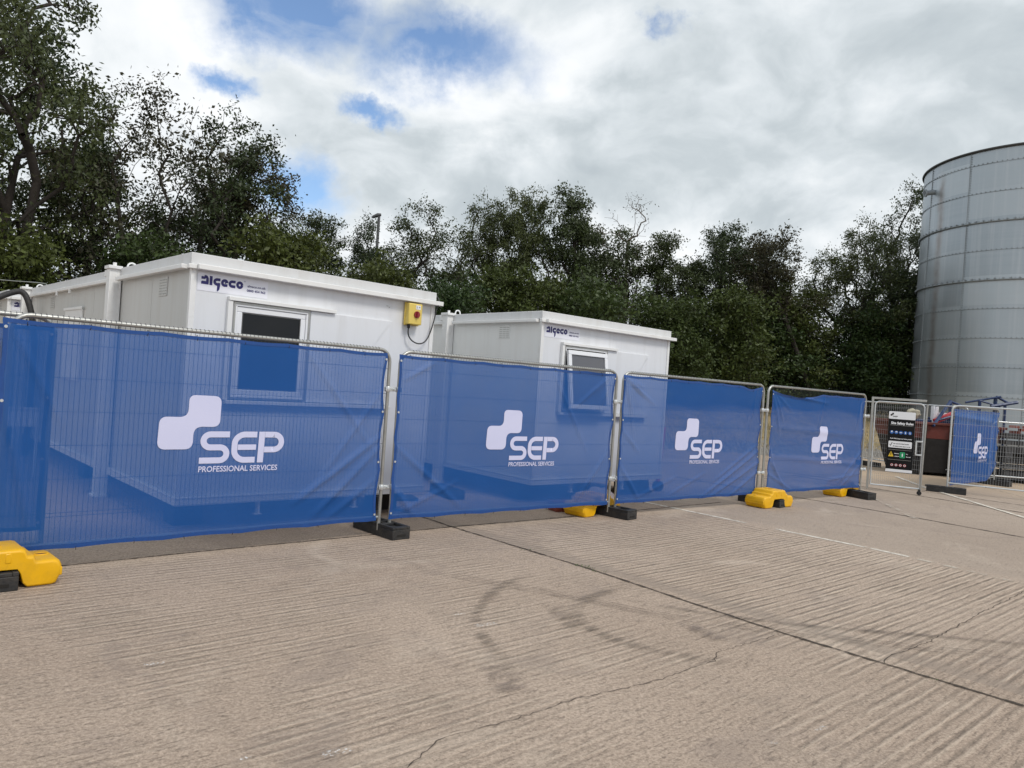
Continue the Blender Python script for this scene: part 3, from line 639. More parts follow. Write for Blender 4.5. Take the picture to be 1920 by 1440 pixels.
def jfoot(j, front, label, da=0.0, along=0.05):
    c = JT[j] + NP*(front-0.38) + dv*along; return place_foot(c.x, c.y, DM-math.pi/2+da, label)
jfoot(0, 0.50, 'black rubber fence foot under the nearest yellow weight, left edge')
jfoot(1, 0.29, 'black rubber fence foot between the first and second banners', 0.02)
jfoot(2, 0.33, 'black rubber fence foot between the second and third banners', 0.06)
jfoot(3, 0.42, 'black rubber fence foot arched over by the yellow weight before the third post')
c = Vector((6.98, 14.44)); place_foot(c.x-0.18, c.y+0.02, -1.13, 'black rubber fence foot left of the gate')
place_foot(9.69, 16.38, -0.56, 'black rubber fence foot at the gate opening, right side')
place_foot(12.50, 19.10, -0.92, 'black rubber fence foot under the far end of the last banner')
place_foot(-0.86, 11.10, -1.05, 'spare black rubber foot lying on the ground behind the second banner')
place_foot(10.95, 22.6, -1.2, 'black rubber fence foot beside the far fence, behind the gate')
def make_weight():
    e = empty('ballast_weight', (0, 0, 0), 0, '-', 'ballast weight', 'yellow plastic ballast weights on the fence feet')
    half = [(0, .158), (.135, .155), (.155, .10), (.175, .03), (.205, 0), (.365, 0), (.392, .012), (.410, .055), (.420, .075), (.420, .14), (.404, .176), (.37, .190), (.262, .190), (.250, .197), (.240, .226), (.232, .230), (.205, .233), (.196, .238), (.182, .272), (.172, .282), (.145, .288), (0, .288)]
    poly = [(x, z) for x, z in half] + [(-x, z) for x, z in reversed(half[1:-1])]
    # body loops along depth so the ends round off
    m = MB(); n = len(poly); cz = 0.13
    prof = [(-.185, .90), (-.172, .965), (-.15, 1.0), (0.15, 1.0), (.172, .965), (.185, .90)]
    vs = []
    for y, s in prof:
        for x, z in poly:
            vs.append((x*(1-(1-s)*.5), y, max(0, z - (1-s)*(0.25 if z > cz else -0.15)*0.6 if z > 0.001 else (1-s)*.12)))
    fs = [tuple(range(n)), tuple(range(len(prof)*n-1, (len(prof)-1)*n-1, -1))]
    for k in range(len(prof)-1):
        for i in range(n): fs.append((k*n+i, (k+1)*n+i, (k+1)*n+(i+1) % n, k*n+(i+1) % n))
    m.add(vs, fs); b = m.build('body', M['yellow'], e, bevel=0.008, seg=2)
    for sx in (-1, 1):
        q = MB(); q.bx(sx*.225, sx*.424, -.176, .176, .062, .128); q.build('moulded_ledge', M['yellow'], e, bevel=0.010, seg=3)
    for xx in (-.07, .07):
        q = MB(); q.bx(xx-.022, xx+.022, -.1875, -.15, .19, .265); q.build('moulded_rib', M['yellow'], e, bevel=0.008, seg=2)
    r = MB(); r.tube([(0.055*math.cos(R(a)), 0.0+0.075*math.sin(R(a)), .287) for a in range(0, 360, 20)], 0.008, 8, closed=True); r.build('pocket_rim', M['yellow'], e, smooth=True)
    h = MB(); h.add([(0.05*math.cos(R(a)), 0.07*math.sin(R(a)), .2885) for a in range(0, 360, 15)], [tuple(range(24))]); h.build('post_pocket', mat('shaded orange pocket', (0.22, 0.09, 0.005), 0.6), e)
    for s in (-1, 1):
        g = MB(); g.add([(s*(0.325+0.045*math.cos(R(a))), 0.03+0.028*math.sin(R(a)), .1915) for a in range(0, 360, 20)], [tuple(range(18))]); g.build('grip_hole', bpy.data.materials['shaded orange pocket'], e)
        t_ = MB(); t_.tube([(s*(0.325+0.050*math.cos(R(a))), 0.03+0.033*math.sin(R(a)), .190) for a in range(0, 360, 24)], 0.006, 6, closed=True); t_.build('grip_rim', M['yellow'], e, smooth=True)
    return e
weight0 = make_weight()
def place_weight(j, perp, along, label, rz=0.0, first=[True]):
    o = weight0 if first[0] else copy_tree(weight0); first[0] = False
    c = JT[j]+NP*perp+dv*along; o.location = (c.x, c.y, 0); o.rotation_euler = (0, 0, DM+rz); o['label'] = label
place_weight(0, 0.28, 0.02, 'yellow ballast weight cut off by the left edge, nearest the camera', 0.04)
place_weight(3, 0.22, -0.04, 'yellow ballast weight in front of the post between the third and fourth banners', -0.10)
place_weight(2, -0.24, -0.10, 'yellow ballast weight half hidden behind the second and third banners', 0.05)
place_weight(4, -0.22, -0.42, 'yellow ballast weight peeping out under the fourth banner', 0.0)
bk = MB()
for i in range(3):
    for k in range(2): bk.box((0.11*i, 0.012*k, 0.035+0.068*k), (0.10, 0.215, 0.065), 0.05*k)
o = bk.build('brick_stack', M['brick'], None, bevel=0.004); o.location = (0.72, 10.42, 0); o.rotation_euler = (0, 0, 0.5)
tag(o, 'small stack of red bricks under the hem of the second banner', 'bricks')

# ------------------------------------------------------------------ logo artwork (metres; origin = left edge of emblem, ground)
def emblem_poly():
    k = 0.00063
    px = [(515, 97, 95), (970, 103, 105), (966, 525, 105), (600, 525, 125), (600, 832, 115), (122, 832, 115), (134, 398, 105), (515, 398, 120)]
    return rounded([((x-122)*k, (832-y)*0.000655, r*k) for x, y, r in px], 10)
def sep_letters():
    H = 430.0; th = 80
    S = stroke([(385, 390), (150, 390)] + arc(135, 302.5, 92, 87.5, 90, 270, 14) + [(150, 215), (255, 215)] + arc(262, 127.5, 92, 87.5, 90, -90, 14)[0:] + [(240, 40), (0, 40)], th)
    Ec = stroke([(762, 390), (610, 390)] + arc(600, 262, 142, 128, 90, 180, 10) + arc(600, 168, 142, 128, 180, 270, 10) + [(610, 40), (748, 40)], th)
    Em = ([(503, 178), (755, 178), (757, 252), (503, 252)], [(0, 1, 2, 3)])
    Ps = ([(782, 0), (866, 0), (874, 430), (790, 430)], [(0, 1, 2, 3)])
    Pb = stroke([(876, 390), (1010, 390)] + arc(1010, 285, 108, 105, 90, -90, 14) + [(1010, 180), (872, 180)], th)
    return plate([S, Ec, Em, Ps, Pb])
EMB = emblem_poly(); SEP = sep_letters(); TAG = text_mesh('PROFESSIONAL SERVICES', 0.072, width=0.745, offset=0.0012, shear=0.03)
def warp_plate(name, vs, fs, mat_, parent, fy, step=0.035, y_off=-0.005):
    """clip a flat plate into a grid so that it can follow the folds of the cloth"""
    bm = bmesh.new(); bv = [bm.verts.new((x, 0, z)) for x, z in vs]
    for f in fs:
        try: bm.faces.new([bv[i] for i in f])
        except ValueError: pass
    x0 = min(v[0] for v in vs); x1 = max(v[0] for v in vs); z0 = min(v[1] for v in vs); z1 = max(v[1] for v in vs)
    x = x0+step
    while x < x1: bmesh.ops.bisect_plane(bm, geom=bm.verts[:]+bm.edges[:]+bm.faces[:], plane_co=(x, 0, 0), plane_no=(1, 0, 0)); x += step
    z = z0+step
    while z < z1: bmesh.ops.bisect_plane(bm, geom=bm.verts[:]+bm.edges[:]+bm.faces[:], plane_co=(0, 0, z), plane_no=(0, 0, 1)); z += step
    bmesh.ops.triangulate(bm, faces=bm.faces)
    for v in bm.verts: v.co.y = fy(v.co.x, v.co.z)+y_off
    me = bpy.data.meshes.new(name); bm.to_mesh(me); bm.free(); me.materials.append(mat_)
    me.polygons.foreach_set('use_smooth', [True]*len(me.polygons))
    o = bpy.data.objects.new(name, me); COL.objects.link(o); o.parent = parent; return o
def banner(o, d, label, folds, logo=(1.20, 0.95), x0=0.06, x1=3.46, zt=1.965, zb=0.165, y0=-0.032, sag=None, scal=0.03, seed=1, billow=0.012, bcut=None, ripple=0.004):
    rn = random.Random(seed)
    e = empty('banner', (o.x, o.y, 0), d, label, 'banner', 'blue SEP mesh banners tied to the fence')
    ph = [rn.uniform(0, 6.28) for _ in range(8)]
    def fy(x, z):
        y = y0 - billow*math.sin(math.pi*(x-x0)/(x1-x0))*math.sin(math.pi*(z-zb)/(zt-zb))*(1+0.5*math.sin(x*2.1+ph[0]))
        y += ripple*math.sin(x*9+ph[1]+1.5*math.sin(z*3+ph[2]))*math.exp(-((zt-z)/0.25)**2) + ripple*math.sin(x*7+ph[3])*math.exp(-((z-zb)/0.22)**2)
        y += 0.25*ripple*math.sin(x*5+z*6+ph[4])
        for (ax, az, bx_, bz, amp, sg) in folds:
            dx, dz = bx_-ax, bz-az; L2 = dx*dx+dz*dz; t = ((x-ax)*dx+(z-az)*dz)/L2
            if -0.1 < t < 1.1:
                per = ((x-ax)*dz-(z-az)*dx)/math.sqrt(L2); w_ = math.sin(math.pi*min(max((t+0.1)/1.2, 0), 1))**0.7
                y -= 1.5*amp*w_*math.exp(-(per/sg)**2)
        return min(y, -0.022)
    NX, NZ = 150, 80; grid = []
    for j in range(NZ+1):
        v = j/NZ
        for i in range(NX+1):
            u = i/NX
            xl = x0 + scal*0.35*abs(math.sin(v*math.pi*4)); xr = x1 - scal*abs(math.sin(v*math.pi*3+0.3))
            x = xl+(xr-xl)*u
            top = zt - 0.010*abs(math.sin(u*math.pi*6)) - (sag(u) if sag else 0); bot = zb + 0.012*abs(math.sin(u*math.pi*5+0.5)) + (bcut(u) if bcut else 0)
            z = bot+(top-bot)*v; grid.append((x, fy(x, z), z))
    fs = [(j*(NX+1)+i, j*(NX+1)+i+1, (j+1)*(NX+1)+i+1, (j+1)*(NX+1)+i) for j in range(NZ) for i in range(NX)]
    m = MB(); m.add(grid, fs); m.build('cloth', M['banner'], e, smooth=True, recalc=False)
    # doubled hem round the edge
    hm = MB(); row = lambda j: [Vector(grid[j*(NX+1)+i]) for i in range(NX+1)]; colm = lambda i: [Vector(grid[j*(NX+1)+i]) for j in range(NZ+1)]
    for pts, inn in ((row(0), Vector((0, 0, .032))), (row(NZ), Vector((0, 0, -.032))), (colm(0), Vector((.03, 0, 0))), (colm(NX), Vector((-.03, 0, 0)))):
        n = len(pts); vs = []
        for p in pts: q = p+inn; vs += [tuple(p+Vector((0, -.0035, 0))), (q.x, fy(q.x, q.z)-.0035, q.z)]
        hm.add(vs, [(2*i, 2*i+1, 2*i+3, 2*i+2) for i in range(n-1)])
    hm.build('hem', M['hem'], e, smooth=True, recalc=False)
    # ties and eyelets
    tm = MB(); tm.tube([(0, -.014, -.02), (0, -.018, -.005), (0, -.010, .02), (0, .015, .032), (0, .03, .015)], 0.0025, 5);
    t0 = tm.build('cable_tie', M['tie'], e, smooth=40); n = 8; lst = []
    for k in range(n):
        u = (k+0.4)/n
        i = int(u*NX); lst.append(Vector(grid[NZ*(NX+1)+i])); lst.append(Vector(grid[i]) - Vector((0, 0, .008)))
    for k, p in enumerate(lst):
        c = t0 if k == 0 else t0.copy()
        if k: COL.objects.link(c)
        c.parent = e; c.location = (p.x, p.y+0.012, p.z-0.02 if k % 2 == 0 else p.z+0.012); c.rotation_euler = (0, rn.uniform(-.3, .3), 0)
    em = MB(); em.cyl((0, -.004, 0), (0, .0, 0), 0.012, 12); e0 = em.build('eyelet', M['galv_bright'], e); first = True
    for side in (0, NX):
        for vv in (0.04, 0.35, 0.66, 0.97):
            p = Vector(grid[int(vv*NZ)*(NX+1)+side]); c = e0 if first else e0.copy()
            if not first: COL.objects.link(c)
            first = False; c.parent = e; c.location = (p.x+(0.018 if side == 0 else -0.018), fy(p.x, p.z)-0.005, p.z)
    if logo:
        lx, lz = logo
        warp_plate('emblem', [(lx+x, lz+z) for x, z in EMB], [tuple(range(len(EMB)))], M["print"], e, fy, y_off=-0.006)
        k = 0.77/1118; kz = 0.29/430
        warp_plate('lettering', [(lx+0.365+x*k, lz-0.13+z*kz) for x, z in SEP[0]], SEP[1], M["print"], e, fy, y_off=-0.006)
        warp_plate('tagline', [(lx+0.365+x, lz-0.205+z) for x, z in TAG[0]], TAG[1], M['print'], e, fy, 0.05, y_off=-0.006)
    return e
def fan(cx, cz, n, r0, r1, a0, a1, amp, seed):
    rn = random.Random(seed); out = []
    for i in range(n):
        a = R(a0+(a1-a0)*(i+rn.uniform(-.3, .3))/max(1, n-1)); s = rn.uniform(0.6, 1.0)
        out.append((cx+math.cos(a)*0.05, cz+math.sin(a)*0.05, cx+math.cos(a)*r1*s, cz+math.sin(a)*r1*s, amp*rn.uniform(.5, 1.2), rn.uniform(.012, .03)))
    return out
L1 = (JT[1]-JT[0]).length
f1 = [(3.42, 1.55, 2.75, 0.62, .014, .022), (3.42, 1.05, 2.55, 0.45, .020, .03), (3.44, .95, 2.75, .30, .018, .03), (2.55, 1.9, 3.35, .95, .012, .018), (3.4, .6, 2.9, .25, .012, .03), (0.1, 1.9, .45, 1.2, .010, .02), (0.08, 1.3, .3, .3, .012, .025)]
banner(JT[0], ang(JT[0], JT[1]), 'largest blue SEP banner, nearest the camera, in front of the near cabin', f1, logo=(1.19, 0.955), x0=0.03, x1=3.48, seed=3, scal=0.03, ripple=.003)
f2 = [(0.1, .95, .95, .3, .014, .02), (0.15, 1.7, .5, 1.9, .015, .02), (0.1, .5, .35, .22, .014, .03), (2.35, 1.85, 2.95, .95, .012, .018), (3.3, 1.9, 2.75, 1.5, .014, .02), (0.2, .25, 0.9, .55, .010, .02), (3.4, .9, 2.9, .3, .010, .03)] + fan(3.4, 1.95, 3, 0, .7, 185, 250, .010, 3)
banner(JT[1], ang(JT[1], JT[2]), 'blue SEP banner with the farther cabin window showing above it', f2, logo=(1.30, 0.93), x0=0.055, x1=3.47, seed=7, scal=0.04)
f3 = [(3.45, .90, 2.1, .25, .022, .022), (3.45, .70, 2.3, .22, .020, .02), (3.45, .55, 2.75, .2, .018, .022), (3.4, 1.0, 2.3, .45, .014, .02), (.12, 1.9, .7, 1.6, .016, .02), (.1, 1.2, .45, .9, .012, .02), (.15, 1.9, .35, 1.0, .010, .02), (3.3, 1.93, 3.05, 1.0, .012, .02), (.1, .7, .5, .25, .014, .025), (.5, .25, 1.3, .5, .008, .02), (1.2, .25, 2.0, .55, .010, .02)] + fan(.08, 1.95, 4, 0, .6, -70, -20, .012, 5)
banner(JT[2], ang(JT[2], JT[3]), 'blue SEP banner half in front of the far cabin end, half before dark trees', f3, logo=(1.25, 0.915), x0=0.055, x1=3.48, seed=11, scal=0.06, sag=lambda u: 0.045*math.exp(-((u-.9)/.06)**2))
f4 = [(.2, .75, .7, .25, .016, .022), (.2, .5, .9, .22, .014, .02), (.25, 1.9, 1.9, 1.78, .018, .02), (1.9, 1.9, 1.7, 1.3, .012, .02), (3.4, .9, 2.6, .3, .016, .022), (3.4, .65, 2.7, .22, .014, .02), (3.4, .45, 2.2, .35, .010, .02), (.3, 1.3, 3.3, 1.18, .008, .05), (.3, .8, 3.3, .62, .008, .04), (3.3, 1.9, 3.1, 1.3, .010, .02), (.2, 1.85, .45, 1.2, .012, .02), (.15, 1.0, .4, .5, .012, .025)] + fan(.25, 1.9, 3, 0, .7, -75, -30, .012, 9)
banner(JT[3], ang(JT[3], JT[4]), 'blue SEP banner left of the gate, its top edge sagging below the tube', f4, logo=(1.50, 0.865), x0=0.16, x1=3.42, seed=15, scal=0.05, zt=1.93, sag=lambda u: 0.085*max(0, math.sin(math.pi*min(1, u/0.52)))**1.0*(1 if u < .52 else 0))
banner(J5, ang(J5, J6), 'blue SEP banner right of the gate, ragged and curling behind bare mesh', [(0.2, 1.7, 3.2, 1.6, .02, .06), (.3, .8, 3.2, .7, .015, .05), (1.5, 1.7, 1.8, .5, .012, .05), (3.3, 1.6, 2.8, .4, .02, .05)], logo=(1.62, 0.84), x0=0.14, x1=3.66, y0=0.03 if False else -0.03, zt=1.86, zb=0.13, seed=19, scal=0.16, bcut=lambda u: 0.42*max(0, (u-.72)/.28)**2.2)
banner(Q0, DM, 'plain blue banner strip doubled behind the nearest banner, left edge', [(3.2, 1.8, 3.35, .5, .01, .03)], logo=None, x0=0.1, x1=3.45, y0=-0.03, zb=0.30, zt=1.93, seed=23, scal=0.012)

# ------------------------------------------------------------------ pedestrian gate and its sign
G0 = Vector((7.60, 15.93)); GD = math.atan2(-0.393, 0.976)
ge = empty('pedestrian_gate', (G0.x, G0.y, 0), GD, 'narrow galvanised mesh gate beside the fourth banner, sign on its leaf', 'gate')
m = MB(); m.bx(0.095, 0.14, -.022, .022, 0.03, 1.99); m.bx(0.14, 1.13, -.022, .022, 1.945, 1.99); m.build('portal_frame', M['galv'], ge, bevel=.003)
m = MB(); m.tube(frame_pts(0.17, 1.10, 1.90, 0.13, 0.09), .016, 8); m.cyl((0.17, 0, .13), (1.10, 0, .13), .016, 8); m.build('leaf_frame', M['galv_bright'], ge, smooth=40)
m = MB(); m.cyl((1.115, -.01, 0.10), (1.145, -.01, 1.90), .020, 8); m.build('closing_post', M['galv'], ge, smooth=40)
m = MB()
for i in range(1, 24): x = .17+.93*i/24; m.cyl((x, 0, .13), (x, 0, 1.885 if 1 < i < 23 else 1.84), .0017, 3)
for i in range(1, 18): z = .13+1.77*i/18*(1 if i < 15 else 1); m.cyl((.17, 0.004, z), (1.10, 0.004, z), .0017, 3)
m.build('wire_mesh', M['wire_light'], ge, recalc=False)
m = MB(); m.bx(.97, 1.10, -.04, -.01, 1.10, 1.13); m.bx(.97, 1.0, -.04, -.01, .82, 1.13); m.bx(.97, 1.10, -.04, -.01, .82, .85); m.build('latch_handle', M['galv_bright'], ge, bevel=.004)
m = MB(); m.cyl((1.10, -.02, .045), (1.10, .02, .045), .045, 16); m.bx(1.08, 1.12, -.03, .03, .05, .12); m.build('wheel', M['rubber'], ge, smooth=40)
se = empty('safety_sign', (G0.x, G0.y, 0), GD, 'black Site Safety Rules board hung on the mesh gate', 'sign')
SX, SZ, SW, SH = 0.44, 0.44, 0.50, 1.27
def P2(u, v): return SX+u*SW, SZ+v*SH
def rectp(u0, u1, v0, v1): a = P2(u0, v0); b = P2(u1, v1); return [(a[0], a[1]), (b[0], a[1]), (b[0], b[1]), (a[0], b[1])]
m = MB(); m.prism(rectp(0, 1, 0, 1), -.034, -.026); m.build('board', M['print_black'], se)
def sq(name, poly, mt, y): k = MB(); k.add([(x, y, z) for x, z in poly], [tuple(range(len(poly)))]); return k.build(name, mt, se, recalc=False)
def rrect(u0, u1, v0, v1, r): p = rectp(u0, u1, v0, v1); return rounded([(x, z, r) for x, z in p], 5)
sq('header', rrect(0.0, 1.0, .875, 1.0, .02), M['print_white'], -.036); sq('footer', rectp(0, 1, 0, .045), M['print_white'], -.036)
sq('rule_card', rrect(.05, .93, .40, .51, .02), M['print_white'], -.036)
for v in (.77, .365, .20): sq('divider', rectp(.06, .94, v, v+.004), M['galv'], -.0355)
def circ(u, v, r, n=20): a = P2(u, v); return [(a[0]+r*math.cos(2*math.pi*i/n), a[1]+r*math.sin(2*math.pi*i/n)) for i in range(n)]
for i in range(5):
    u = .15+.17*i; pe = sq('mandatory_pictogram', circ(u, .655, .036), M['print_blue'], -.036)
    k = MB(); a = P2(u, .655)
    shp = [circ(u, .665, .016, 12), [(a[0]-.02, a[1]+.0), (a[0]+.02, a[1]+.0), (a[0]+.016, a[1]+.022), (a[0]-.016, a[1]+.022)], rectp(u-.045, u+.045, .65, .662), [(a[0]-.006, a[1]-.02), (a[0]+.012, a[1]-.02), (a[0]+.006, a[1]+.022), (a[0]-.006, a[1]+.022)], [(a[0]-.008, a[1]-.02), (a[0]+.018, a[1]-.02), (a[0]+.004, a[1]+.0), (a[0]+.003, a[1]+.022), (a[0]-.008, a[1]+.022)]][i]
    k.add([(x, -.0375, z) for x, z in shp], [tuple(range(len(shp)))]); k.build('figure', M['print_white'], pe, recalc=False)
for i in range(4):
    u = .23+.16*i; pe = sq('prohibition_pictogram', circ(u, .115, .029), M['print_red'], -.036)
    k = MB(); s = circ(u, .115, .021, 16); k.add([(x, -.037, z) for x, z in s], [tuple(range(len(s)))]); k.build('white_disc', M['print_white'], pe, recalc=False)
    k = MB(); s = rectp(u-.02, u+.02, .107, .124); k.add([(x, -.038, z) for x, z in s], [tuple(range(len(s)))]); k.build('figure', M['print_black'], pe, recalc=False)
a = P2(.17, .25); sq('warning_triangle', rounded([(a[0]-.052, a[1], .008), (a[0]+.052, a[1], .008), (a[0], a[1]+.115, .008)], 4), M['print_yellow'], -.036)
k = sq('exclamation_mark', [(a[0]-.006, a[1]+.03), (a[0]+.006, a[1]+.03), (a[0]+.008, a[1]+.08), (a[0]-.008, a[1]+.08)], M['print_black'], -.037)
sq('green_symbol', rrect(.50, .70, .235, .335, .02), M['print_green'], -.036); a = P2(.60, .285); sq('green_figure', [(a[0]-.008, a[1]-.035), (a[0]+.008, a[1]-.035), (a[0]+.012, a[1]+.012), (a[0], a[1]+.042), (a[0]-.012, a[1]+.012)], M['print_white'], -.037)
def stext(txt, size, u, v, mt, width=None, off=.001, name='text'):
    a = P2(u, v); vf = text_mesh(txt, size, width=width, offset=off); flat_text(se, name, vf, mt, -.0375, a[0], a[1])
stext('Site Safety Rules', .07, .10, .79, M['print_white'], SW*.84, .003, 'title')
stext('Full PPE beyond this point', .03, .10, .545, M['print_white'], SW*.82)
stext('No unauthorised access', .026, .24, .462, M['print_black'], SW*.58)
stext('All visitors must report to site', .026, .22, .42, M['print_black'], SW*.66)
stext('Beware', .024, .30, .30, M['print_white'], SW*.17); stext('moving plant', .024, .30, .255, M['print_white'], SW*.19)
stext('No', .024, .74, .30, M['print_white'], SW*.06); stext('first aid', .024, .74, .255, M['print_white'], SW*.17)
ev = xf((EMB, [tuple(range(len(EMB)))]), .115, .13); flat_text(se, 'emblem', ev, M['print_black'], -.0375, SX+.03, SZ+.925*SH)
lv = xf(SEP, .00008, .000065); flat_text(se, 'logo_lettering', lv, M['print_black'], -.0375, SX+.075, SZ+.905*SH)
ck = stroke([P2(.10, .455), P2(.13, .43), P2(.19, .485)], .012); flat_text(se, 'tick', ck, M['print_black'], -.0375)

# ------------------------------------------------------------------ portable cabins
def brand_letters():
    """heavy rounded lower-case word, unit = x-height 1"""
    t = 0.36; q = t/2; out = []
    x = 0.0
    # a: open bowl with a flat top
    out.append(stroke([(x, 1-q), (x+.45, 1-q)] + arc(x+.45, .62, .38, .62-q+.0, 90, 0, 6)[1:] + [(x+.83, 0)], t)); out.append(([(x, 0), (x+.645, 0), (x+.645, .40), (x+.10, .40), (x, .3)], [(0, 1, 2, 3, 4)]))
    x += 1.12; out.append(([(x, -.02), (x+.38, -.02), (x+.38, 1.15), (x, 1.15)], [(0, 1, 2, 3)]))
    x += .50; g = [(x+.95, 1-q)] + arc(x+.55, .5, .37, .32, 90, 270, 12) + [(x+.60, q)]
    out.append(stroke(g, t)); out.append(([(x+.60, -.0), (x+.95, -.0), (x+.95, .40), (x+.60, .40)], [(0, 1, 2, 3)])); out.append(([(x+.55, -.75), (x+.70, -.68), (x+.90, -.45), (x+.95, -.004), (x+.55, -.004)], [(0, 1, 2, 3, 4)]))
    x += 1.08; out.append(stroke(arc(x+.50, .5, .34, .33, 5, 300, 16) + [(x+.88, q)], t)); out.append(([(x+.50, .42), (x+.66, .42), (x+.655, .62), (x+.50, .62)], [(0, 1, 2, 3)]))
    x += 1.04; out.append(stroke([(x+.95, 1-q)] + arc(x+.52, .5, .36, .32, 90, 270, 12) + [(x+.95, q)], t))
    x += 1.08; out.append(stroke(arc(x+.48, .5, .32, .33, 0, 360, 20), t))
    return plate(out), x+1.0
BRAND, BW = brand_letters()
WEB = text_mesh('algeco.co.uk', .034, width=.20, offset=.0006); TEL = text_mesh('0800 454 962', .034, width=.205, offset=.0009); REG = text_mesh('®', .02)
def cabin(o, d, label, post_y, L=8.2, open_window=False, isolator=False, dull=True, logo_s=1.0, lx=.05):
    W = 3.0; e = empty('portable_cabin', (o.x, o.y, 0), d, label, 'portable cabin', 'white portable site cabins')
    side = M['wall_side'] if dull else M['wall_lit']
    m = MB(); m.bx(0, W, 0, L, .30, 2.70)
    # side sheet ribs
    y = 1.2
    while y < L: m.bx(-.002, W+.002, y, y+.006, .37, 2.66); y += 1.2
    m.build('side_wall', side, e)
    m = MB(); m.bx(0.002, W-.002, -.02, -.001, .36, 2.66)
    for x in (1.5,): m.bx(x-.008, x+.008, -.023, -.021, .37, 2.655)
    m.build('end_wall', M['wall'], e, bevel=.003)
    m = MB(); m.bx(-.02, .035, -.035, .02, .29, 2.66); m.bx(W-.035, W+.02, -.035, .02, .29, 2.66); m.build('corner_post', M['white_paint'], e, bevel=.004)
    m = MB(); m.bx(-.03, W+.03, -.045, L+.03, .275, .345); m.bx(-.036, W+.036, -.052, L+.036, .347, .362); m.build('floor_rail', M['white_paint'], e, bevel=.003)
    # roof: fascia, drip trim below it, flat top
    m = MB(); m.bx(-.03, W+.03, -.04, L+.03, 2.702, 2.822); m.build('roof_fascia', M['fascia'], e, bevel=.006)
    m = MB(); m.bx(.02, W+.085, -.125, -.042, 2.655, 2.708); m.bx(-.10, -.038, .02, post_y[0]-.12, 2.655, 2.70); m.bx(-.09, -.038, post_y[0]+.12, post_y[1]-.12, 2.655, 2.70)
    m.bx(-.06, .018, -.075, -.02, 2.657, 2.703); m.build('drip_trim', M['white_paint'], e, bevel=.005)
    for py in post_y:
        for sx in (-1, 1):
            X0 = -.15 if sx < 0 else W+.012; X1 = -.012 if sx < 0 else W+.15
            m = MB(); m.bx(X0, X1, py-.07, py+.07, .03, 2.80); m.bx(X0-.02, X1+.02 if sx > 0 else X1-.002, py-.10, py+.10, 2.80, 2.84); m.bx(X0-.03, X1+.03 if sx > 0 else X1+.0, py-.10, py+.10, 0.0, .03)
            m.bx(X0+.0, X1-.0, py+.071, py+.16, 2.71, 2.79)
            lg = m.build('jack_leg', M['white_paint'], e, bevel=.004)
            m = MB(); m.cyl(((X0+X1)/2, py, 2.84), ((X0+X1)/2, py, 2.885), .022, 10); m.build('jack_screw', M['white_paint'], lg, smooth=40)
        m = MB(); m.tube([(.12+.05*math.cos(R(a)), py+.02, 2.86+.05*math.sin(R(a))) for a in range(0, 360, 30)], .012, 6, closed=True); m.cyl((.12, py+.02, 2.80), (.12, py+.02, 2.83), .05, 8); m.build('lifting_eye', M['white_paint'], e, smooth=True)
    # small jack feet under the end wall
    for x in (.85, 2.05):
        m = MB(); m.bx(x, x+.03, .0, .05, .14, .275); m.bx(x-.03, x+.05, -.01, .06, .13, .142); m.build('support_bracket', M['white_paint'], e)
    for x in (.25, W-.25):
        for yy in (.5, L/2, L-.5):
            m = MB(); m.bx(x-.15, x+.15, yy-.15, yy+.15, 0, .275); m.build('support_block', M['hole'], e)
    # vents
    for vy in (.82, 6.05):
        m = MB(); m.bx(-.008, -.001, vy-.13, vy+.13, 2.42, 2.62); v = m.build('vent', side, e)
        m = MB()
        for r_ in range(6):
            for c_ in range(3): m.bx(-.012, -.0085, vy-.115+c_*.08, vy-.05+c_*.08, 2.438+r_*.03, 2.446+r_*.03)
        m.build('louvre_slots', M['galv'], v)
    # side window shutter
    m = MB(); m.bx(-.03, -.002, 4.1, 5.05, 1.35, 2.36); m.bx(-.045, -.031, 4.05, 5.10, 2.36, 2.40); sw = m.build('side_shutter', M['white_paint'], e, bevel=.004)
    for yy in (4.6, 5.4):
        m = MB(); m.bx(-.10, -.07, yy-.012, yy+.012, 2.60, 2.655); m.build('gutter_clip', M['white_paint'], e)
    # window
    x0, x1, z0, z1 = (.42, 1.29, 1.37, 2.385) if not open_window else (.46, 1.42, 1.37, 2.36)
    def ring(m_, a0, a1, b0, b1, t, ya, yb):
        m_.bx(a0, a1, ya, yb, b0, b0+t); m_.bx(a0, a1, ya, yb, b1-t, b1); m_.bx(a0, a0+t, ya, yb, b0+t, b1-t); m_.bx(a1-t, a1, ya, yb, b0+t, b1-t)
    m = MB(); ring(m, x0, x1, z0, z1, .045, -.055, -.021); wn = m.build('window', M['upvc'], e, bevel=.005)
    m = MB(); ring(m, x0+.002, x1-.002, z0+.002, z1-.002, .02, -.062, -.0555); m.build('seal', M['galv'], wn)
    if not open_window:
        m = MB(); ring(m, x0+.048, x1-.048, z0+.048, z1-.048, .055, -.045, -.021); m.build('sash', M['upvc'], wn, bevel=.006)
        m = MB(); ring(m, x0+.105, x1-.105, z0+.105, z1-.105, .008, -.040, -.0215); m.build('gasket', M['rubber_seal'], wn)
        m = MB(); m.bx(x0+.104, x1-.104, -.030, -.0212, z0+.104, z1-.104); m.build('pane', M['glass'], wn)
    else:
        m = MB(); m.bx(x0+.046, x1-.046, -.030, -.0205, z0+.046, z1-.046); m.build('opening', M['hole'], wn)
        m = MB(); m.bx(x0+.15, x1-.25, -.060, -.0555, z1-.03, z1-.018); m.build('trickle_vent', M['upvc'], wn)
        h = z1-z0-.11
        m = MB(); ring(m, x0+.03, x1-.06, -h, 0, .065, -.05, -.002); fr = m.build('sash_frame', M['upvc'], None, bevel=.006)
